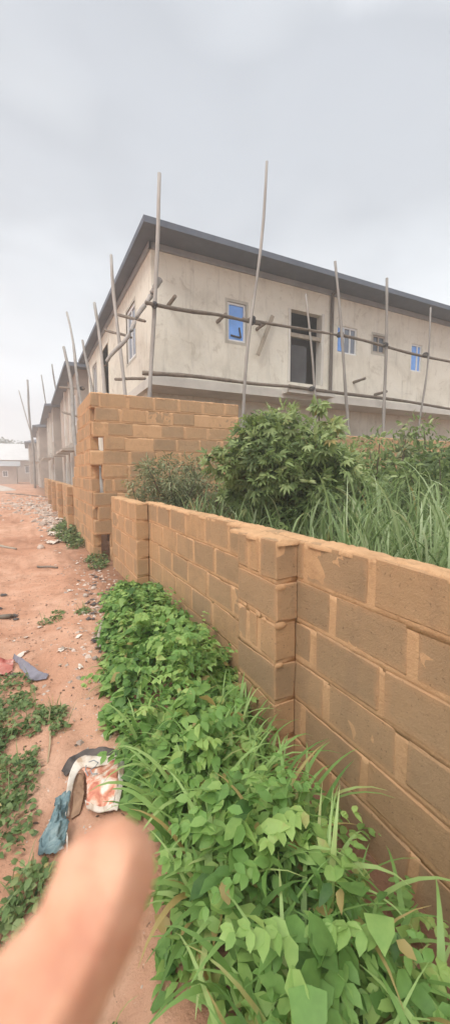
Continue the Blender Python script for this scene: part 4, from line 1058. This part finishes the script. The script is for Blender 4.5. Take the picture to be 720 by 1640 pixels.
# ------------------------------------------------------------------ far end of the lane
def far_end():
    def shed(x0, x1, y0, y1, zt, rz, lbl, wall, roof):
        t = empty('far_bungalow', (x0, y0, 0), lbl, 'house')
        m = MB(); w = [(x0+(x1-x0)*a, x0+(x1-x0)*(a+.1), zt*.4, zt*.75) for a in (.15, .45, .75)]
        panel(m, 'y', y0, .2, x0, x1, -.2, zt, w); panel(m, 'y', y1, -.2, x0, x1, -.2, zt)
        panel(m, 'x', x0, .2, y0+.2, y1-.2, -.2, zt); panel(m, 'x', x1, -.2, y0+.2, y1-.2, -.2, zt)
        m.build('wall', M[wall], t)
        for q in w: window(t, 'y', y0, *q, 'glass', (.5,), fw=.12, surround=False)
        r = MB(); yc = (y0+y1)/2; e = .5
        vs = [(x0-e, y0-e, zt), (x1+e, y0-e, zt), (x1+e, yc, rz), (x0-e, yc, rz), (x0-e, y1+e, zt), (x1+e, y1+e, zt)]
        r.add(vs, [(0, 1, 2, 3), (3, 2, 5, 4), (0, 3, 4), (1, 5, 2)]); r.build('roof', M[roof], t)
    shed(-9.5, 2.5, 80, 92, 3.9, 7.2, 'distant low house with a pale metal roof beyond the lane end', 'greyplaster', 'paleroof')
    shed(-22, -10.8, 74, 84, 3.4, 5.6, 'distant low house with a greyer roof left of the pale-roofed one', 'greyplaster', 'greyroof')
    shed(-9, -1.5, 66, 71, 2.6, 3.4, 'small low store in front of the distant pale-roofed house', 'pinkplaster', 'greyroof')
    # heap of pale sand
    bm = bmesh.new(); bmesh.ops.create_grid(bm, x_segments=40, y_segments=30, size=1)
    for v in bm.verts:
        r = math.hypot(v.co.x, v.co.y); h = max(0, 1-r)**.85*2.1
        v.co = Vector((v.co.x*7.5, v.co.y*4, 0)); v.co.z = h+.25*noise.noise(v.co*.5)*min(1, h)-.04
    bm.transform(Matrix.Translation((-8.5, 42, 0)))
    me = bpy.data.meshes.new('sand_heap'); bm.to_mesh(me); bm.free()
    tag(link_mesh('sand_heap', me, M['palesand'], None, (-8.5, 42, 0), True), 'long pale heap of building sand on the far left of the lane', 'sand heap')
    # broken low wall before it
    t = empty('far_block_wall', (-9, 34, 0), 'low reddish block wall crossing the ground before the sand heap', 'wall')
    cs = [(.0+.25*k, 0, (9.5, 9.0, 7.2, 4.0)[k], .2*(k % 2), []) for k in range(4)]
    bl, mo = lay(Vector((-12.5, 34, 0)), X3, Y3, .2, cs); o = block_mesh(bl, 'wall_panel', t); mo.build('mortar', M['mortar'], o)
M['paleroof'] = simple_mat('pale_roof', (.55, .56, .56), (.68, .69, .69), .6, .6, .2, 8, .01)
M['greyroof'] = simple_mat('grey_roof', (.30, .32, .33), (.42, .43, .44), .6, .6, .2, 8, .01)
M['palesand'] = simple_mat('pale_sand', (.50, .44, .38), (.68, .63, .57), 1.5, .95, .5, 12, .03)
far_end()

def tree(x, y, H, R, label, mat='tree', nleaf=1700, seed=0):
    c = Vector((x, y, -.1)); t = empty('tree', c, label, 'tree', 'trees beyond the far houses')
    m = MB(); th = H*.45; m.tube([c, c+Vector((.1, .1, th*.5)), c+Vector((-.1, .2, th)), c+Vector((0, 0, H*.8))], [.3, .24, .18, .06], 8)
    blobs = []
    for i in range(10):
        a = random.uniform(0, 6.28); r = random.uniform(.2, .8)*R; p = c+Vector((math.cos(a)*r, math.sin(a)*r, th+random.uniform(.15, .9)*(H-th)*(1-.35*(r/R))))
        m.tube([c+Vector((-.1, .2, th*random.uniform(.8, 1))), p], [.1, .03], 5); blobs.append((*p, R*random.uniform(.28, .45)))
    m.build('trunk', M['bark'], t)
    B = np.array(blobs); idx = rng.integers(0, len(B), nleaf); d = rnd_dirs(nleaf, -1, 1)
    P = B[idx, :3]+d*(B[idx, 3]*rng.uniform(.4, 1.1, nleaf))[:, None]; f = Fol(); L = rng.uniform(.3, .6, nleaf)*R/4
    f.leaves(P, rnd_dirs(nleaf, -.5, .5), rnd_dirs(nleaf, 0, 1), L, L*.7, np.clip(.4+rng.normal(0, .1, len(B))[idx]+rng.normal(0, .2, nleaf), 0, 1), .2, .3)
    f.build('crown', M[mat], t)
tree(-15, 100, 11, 5.5, 'round dark tree rising behind the distant pale roof')
tree(-7.5, 106, 10.5, 4.5, 'smaller dark tree right of the round one, behind the pale roof')
tree(-24, 98, 9.5, 5.5, 'low spreading tree at the far left of the skyline')
tree(-1, 112, 9.5, 5, 'tree half hidden by the end of the row of houses')
# a loose belt of scrub closes the horizon
def scrub():
    f = Fol(); k = 9000; a = rng.uniform(-1.9, 1.9, k); r = rng.uniform(125, 150, k)
    P = np.stack([np.sin(a)*r, np.cos(a)*r, np.zeros(k)], 1); n = pnoise(P, .05, 4)
    P[:, 2] = rng.uniform(0, 1, k)*np.clip(5.5+5*n, 2, 9); L = rng.uniform(1.2, 2.6, k)
    f.leaves(P, rnd_dirs(k, -.5, .5), rnd_dirs(k, 0, 1), L, L*.7, rng.uniform(0, .8, k), .2, .3)
    tag(f.build('scrub_belt', M['tree']), 'distant belt of scrub and trees along the horizon', 'scrub', None, 'stuff')
scrub()

# ------------------------------------------------------------------ the photographer's hand: a fingertip strays before the lens
def skin_mat():
    m, nt, out = new_mat('skin')
    pos = geo_pos(nt)
    col = ramp(nt, noise_n(nt, pos, 60, 4, .6), [(.3, (.60, .29, .175)), (.55, (.70, .38, .245)), (.75, (.76, .45, .31))])
    wv = noise_n(nt, pos, 420, 6, .7)
    col = mix(nt, col, (.50, .20, .13), maprange(nt, noise_n(nt, pos, 90, 5, .7), .45, .7, 0, .6))
    p = principled(nt, out, col, .48, bump(nt, wv, .7, .0010), .4)
    p.inputs['Subsurface Weight'].default_value = .35
    p.inputs['Subsurface Radius'].default_value = (.006, .0025, .0015)
    p.inputs['Subsurface Scale'].default_value = .6
    return m
M['skin'] = skin_mat()
def cam_pt(r, u, f): return Vector(tuple(EYE+RT*r+UP*u+FW*f))
def px_pt(x, y, d): return cam_pt((x-360)/F0*d, -(y-820)/F0*d, d)
def hand():
    wrist = (cam_pt(-.105, -.205, -.035), .027)
    tipI = [(cam_pt(-.066, -.137, .040), .0118), (px_pt(-10, 1710, .072), .0098), (px_pt(70, 1600, .080), .0103), (px_pt(114, 1535, .084), .0092), (px_pt(150, 1462, .088), .0096), (px_pt(180, 1380, .0955), .0096), (px_pt(187, 1352, .098), .0088), (px_pt(191, 1332, .0995), .0066), (px_pt(194, 1316, .1006), .0046), (px_pt(196, 1304, .1015), .0026)]
    chains = [tipI]
    K = [(-.078, -.152, .030), (-.088, -.166, .018), (-.096, -.178, .006)]
    for i, kk in enumerate(K):
        k0 = Vector(kk)
        s = (1.0, .95, .78)[i]
        pts = [k0, k0+Vector((.024, .008, .034))*s, k0+Vector((.042, .006, .034))*s, k0+Vector((.054, .001, .026))*s]
        chains.append([(cam_pt(*p), (.0115, .0105, .0095, .0080)[q]*(1-.06*i)) for q, p in enumerate(pts)])
    # thumb lies on the near side of the phone, behind the lens
    chains.append([(cam_pt(-.095, -.165, -.045), .016), (cam_pt(-.078, -.132, -.052), .0125), (cam_pt(-.060, -.108, -.050), .0115), (cam_pt(-.050, -.096, -.048), .009)])
    vs = [wrist[0]]; rad = [wrist[1]]; ed = []
    arm = [(cam_pt(-.14, -.25, -.09), .026), (cam_pt(-.20, -.33, -.17), .034), (cam_pt(-.27, -.42, -.27), .040)]
    prev = 0
    for p, r in arm: vs.append(p); rad.append(r); ed.append((prev, len(vs)-1)); prev = len(vs)-1
    for ch in chains:
        # metacarpal inside the palm
        mid = wrist[0].lerp(ch[0][0], .5); vs.append(mid); rad.append(.0155); ed.append((0, len(vs)-1)); prev = len(vs)-1
        for p, r in ch: vs.append(p); rad.append(r); ed.append((prev, len(vs)-1)); prev = len(vs)-1
    me = bpy.data.meshes.new('hand'); me.from_pydata([tuple(v) for v in vs], ed, []); me.update()
    o = bpy.data.objects.new('hand', me); COL.objects.link(o)
    sk = o.modifiers.new('Skin', 'SKIN'); sk.use_smooth_shade = True
    for i, v in enumerate(me.skin_vertices[0].data): v.radius = (rad[i], rad[i]); v.use_root = (i == 0)
    rm = o.modifiers.new('Remesh', 'REMESH'); rm.mode = 'VOXEL'; rm.voxel_size = .0022; rm.use_smooth_shade = True
    sm = o.modifiers.new('Smooth', 'SMOOTH'); sm.factor = .6; sm.iterations = 10
    dg = bpy.context.evaluated_depsgraph_get(); me2 = bpy.data.meshes.new_from_object(o.evaluated_get(dg))
    bpy.data.objects.remove(o)
    w = wrist[0].copy()
    h = link_mesh('hand', me2, M['skin'], None, w, True)
    tag(h, "photographer's own blurred fingertip and hand reaching in front of the lens", 'hand')
    # fingernail on the far side of the tip
    base, end = px_pt(166, 1410, .0945), px_pt(184, 1352, .0975); ax = (end-base).normalized(); L_ = (end-base).length
    n = Vector(tuple(-RT*.10+UP*.25+FW*.95)); n = (n-ax*n.dot(ax)).normalized(); sd = ax.cross(n); m = MB(); V = []
    for i in range(7):
        t = i/6; rr = .0096-.0022*t**3
        for j in range(7):
            a = (j-3)/3*(.95-.25*abs(t-.5)**2*2); V.append(base+ax*(L_*t)+n*(math.cos(a)*rr*1.02)+sd*(math.sin(a)*rr*.98))
    m.add(V, [(i*7+j, i*7+j+1, (i+1)*7+j+1, (i+1)*7+j) for i in range(6) for j in range(6)])
    nl = m.build('fingernail', M['nail'], h, None, True)
    nl.modifiers.new('Solidify', 'SOLIDIFY').thickness = .0006
M['nail'] = simple_mat('nail', (.66, .40, .33), (.74, .50, .43), 60, .3, .05, 100, .0005, spec=.5)
hand()

# ------------------------------------------------------------------ haze
HAZE = True
if HAZE:
    m = MB(); m.box(-170, 170, -40, 170, -2.5, 24)
    o = m.build('haze', None); tag(o, 'thin pale haze softening the far end of the lane', None, None, 'stuff')
    mt, nt, out = new_mat('haze')
    v = nt.nodes.new('ShaderNodeVolumePrincipled'); v.inputs['Color'].default_value = (.985, .99, 1, 1); v.inputs['Density'].default_value = .007
    v.inputs['Anisotropy'].default_value = .3
    nt.links.new(v.outputs[0], out.inputs['Volume']); o.data.materials.append(mt)

# ------------------------------------------------------------------ sky and sun
SUN_EL, SUN_AZ = math.radians(50), math.radians(-126)     # azimuth clockwise from +Y: high over the left side of the lane, a little behind
def world():
    w = bpy.data.worlds.new('World'); S.world = w; w.use_nodes = True; nt = w.node_tree; nt.nodes.clear()
    out = nt.nodes.new('ShaderNodeOutputWorld'); bg = nt.nodes.new('ShaderNodeBackground'); bg.inputs['Strength'].default_value = .1
    sky = nt.nodes.new('ShaderNodeTexSky'); sky.sky_type = 'NISHITA'; sky.sun_disc = False
    sky.sun_elevation = SUN_EL; sky.sun_rotation = SUN_AZ; sky.dust_density = 3
    tc = nt.nodes.new('ShaderNodeTexCoord'); sx = nt.nodes.new('ShaderNodeSeparateXYZ'); nt.links.new(tc.outputs['Generated'], sx.inputs[0])
    mp = N(nt, 'ShaderNodeMapping'); mp.inputs['Scale'].default_value = (1, 1, 2.2); nt.links.new(tc.outputs['Generated'], mp.inputs[0])
    n1 = noise_n(nt, mp.outputs[0], 1.5, 7, .55, .5); n2 = noise_n(nt, mp.outputs[0], 2.0, 3, .45, .2)
    z = math_n(nt, 'ADD', sx.outputs[2], math_n(nt, 'MULTIPLY', math_n(nt, 'SUBTRACT', n1, .5), .38))
    k = 10.0
    c = ramp(nt, z, [(.0, tuple(k*.1*x for x in (6.3, 6.6, 6.8))), (.28, tuple(k*.1*x for x in (6.3, 6.65, 6.9))), (.52, tuple(k*.1*x for x in (3.75, 4.0, 4.3))), (.70, tuple(k*.1*x for x in (3.5, 3.75, 4.1))), (.84, tuple(k*.1*x for x in (8.5, 8.7, 9.0))), (1, (17, 17, 16.5))])
    c = mix(nt, c, (2.7, 2.9, 3.15), maprange(nt, n2, .44, .66, 0, .55))
    c = mix(nt, c, (7.2, 7.5, 7.7), maprange(nt, noise_n(nt, mp.outputs[0], 1.9, 2, .4, .1), .48, .72, 0, .5))
    c = mix(nt, c, sky.outputs[0], .06)
    nt.links.new(c, bg.inputs['Color']); nt.links.new(bg.outputs[0], out.inputs['Surface'])
world()
sd = bpy.data.lights.new('sun', 'SUN'); sd.energy = 1.5; sd.angle = math.radians(25); sd.color = (1, .95, .88)
so = bpy.data.objects.new('sun', sd); COL.objects.link(so)
dirn = Vector((math.sin(SUN_AZ)*math.cos(SUN_EL), math.cos(SUN_AZ)*math.cos(SUN_EL), math.sin(SUN_EL)))
so.rotation_euler = dirn.to_track_quat('Z', 'Y').to_euler(); so.location = (0, 0, 30)

# ------------------------------------------------------------------ camera and render
cd = bpy.data.cameras.new('camera'); cam = bpy.data.objects.new('camera', cd); COL.objects.link(cam)
cam.location = tuple(EYE); cam.rotation_euler = (math.pi/2-PH, 0, -TH)
cd.sensor_fit = 'HORIZONTAL'; cd.sensor_width = 36; cd.lens = 36*F0/720; cd.clip_start = .01; cd.clip_end = 2000
cd.dof.use_dof = True; cd.dof.focus_distance = 4.0; cd.dof.aperture_fstop = 12
S.camera = cam
S.render.engine = 'CYCLES'; S.cycles.use_denoising = True; S.cycles.max_bounces = 6; S.cycles.volume_bounces = 2
S.cycles.transparent_max_bounces = 8; S.cycles.use_adaptive_sampling = True
S.view_settings.view_transform = 'Standard'; S.view_settings.look = 'None'; S.view_settings.exposure = .82; S.view_settings.gamma = 1
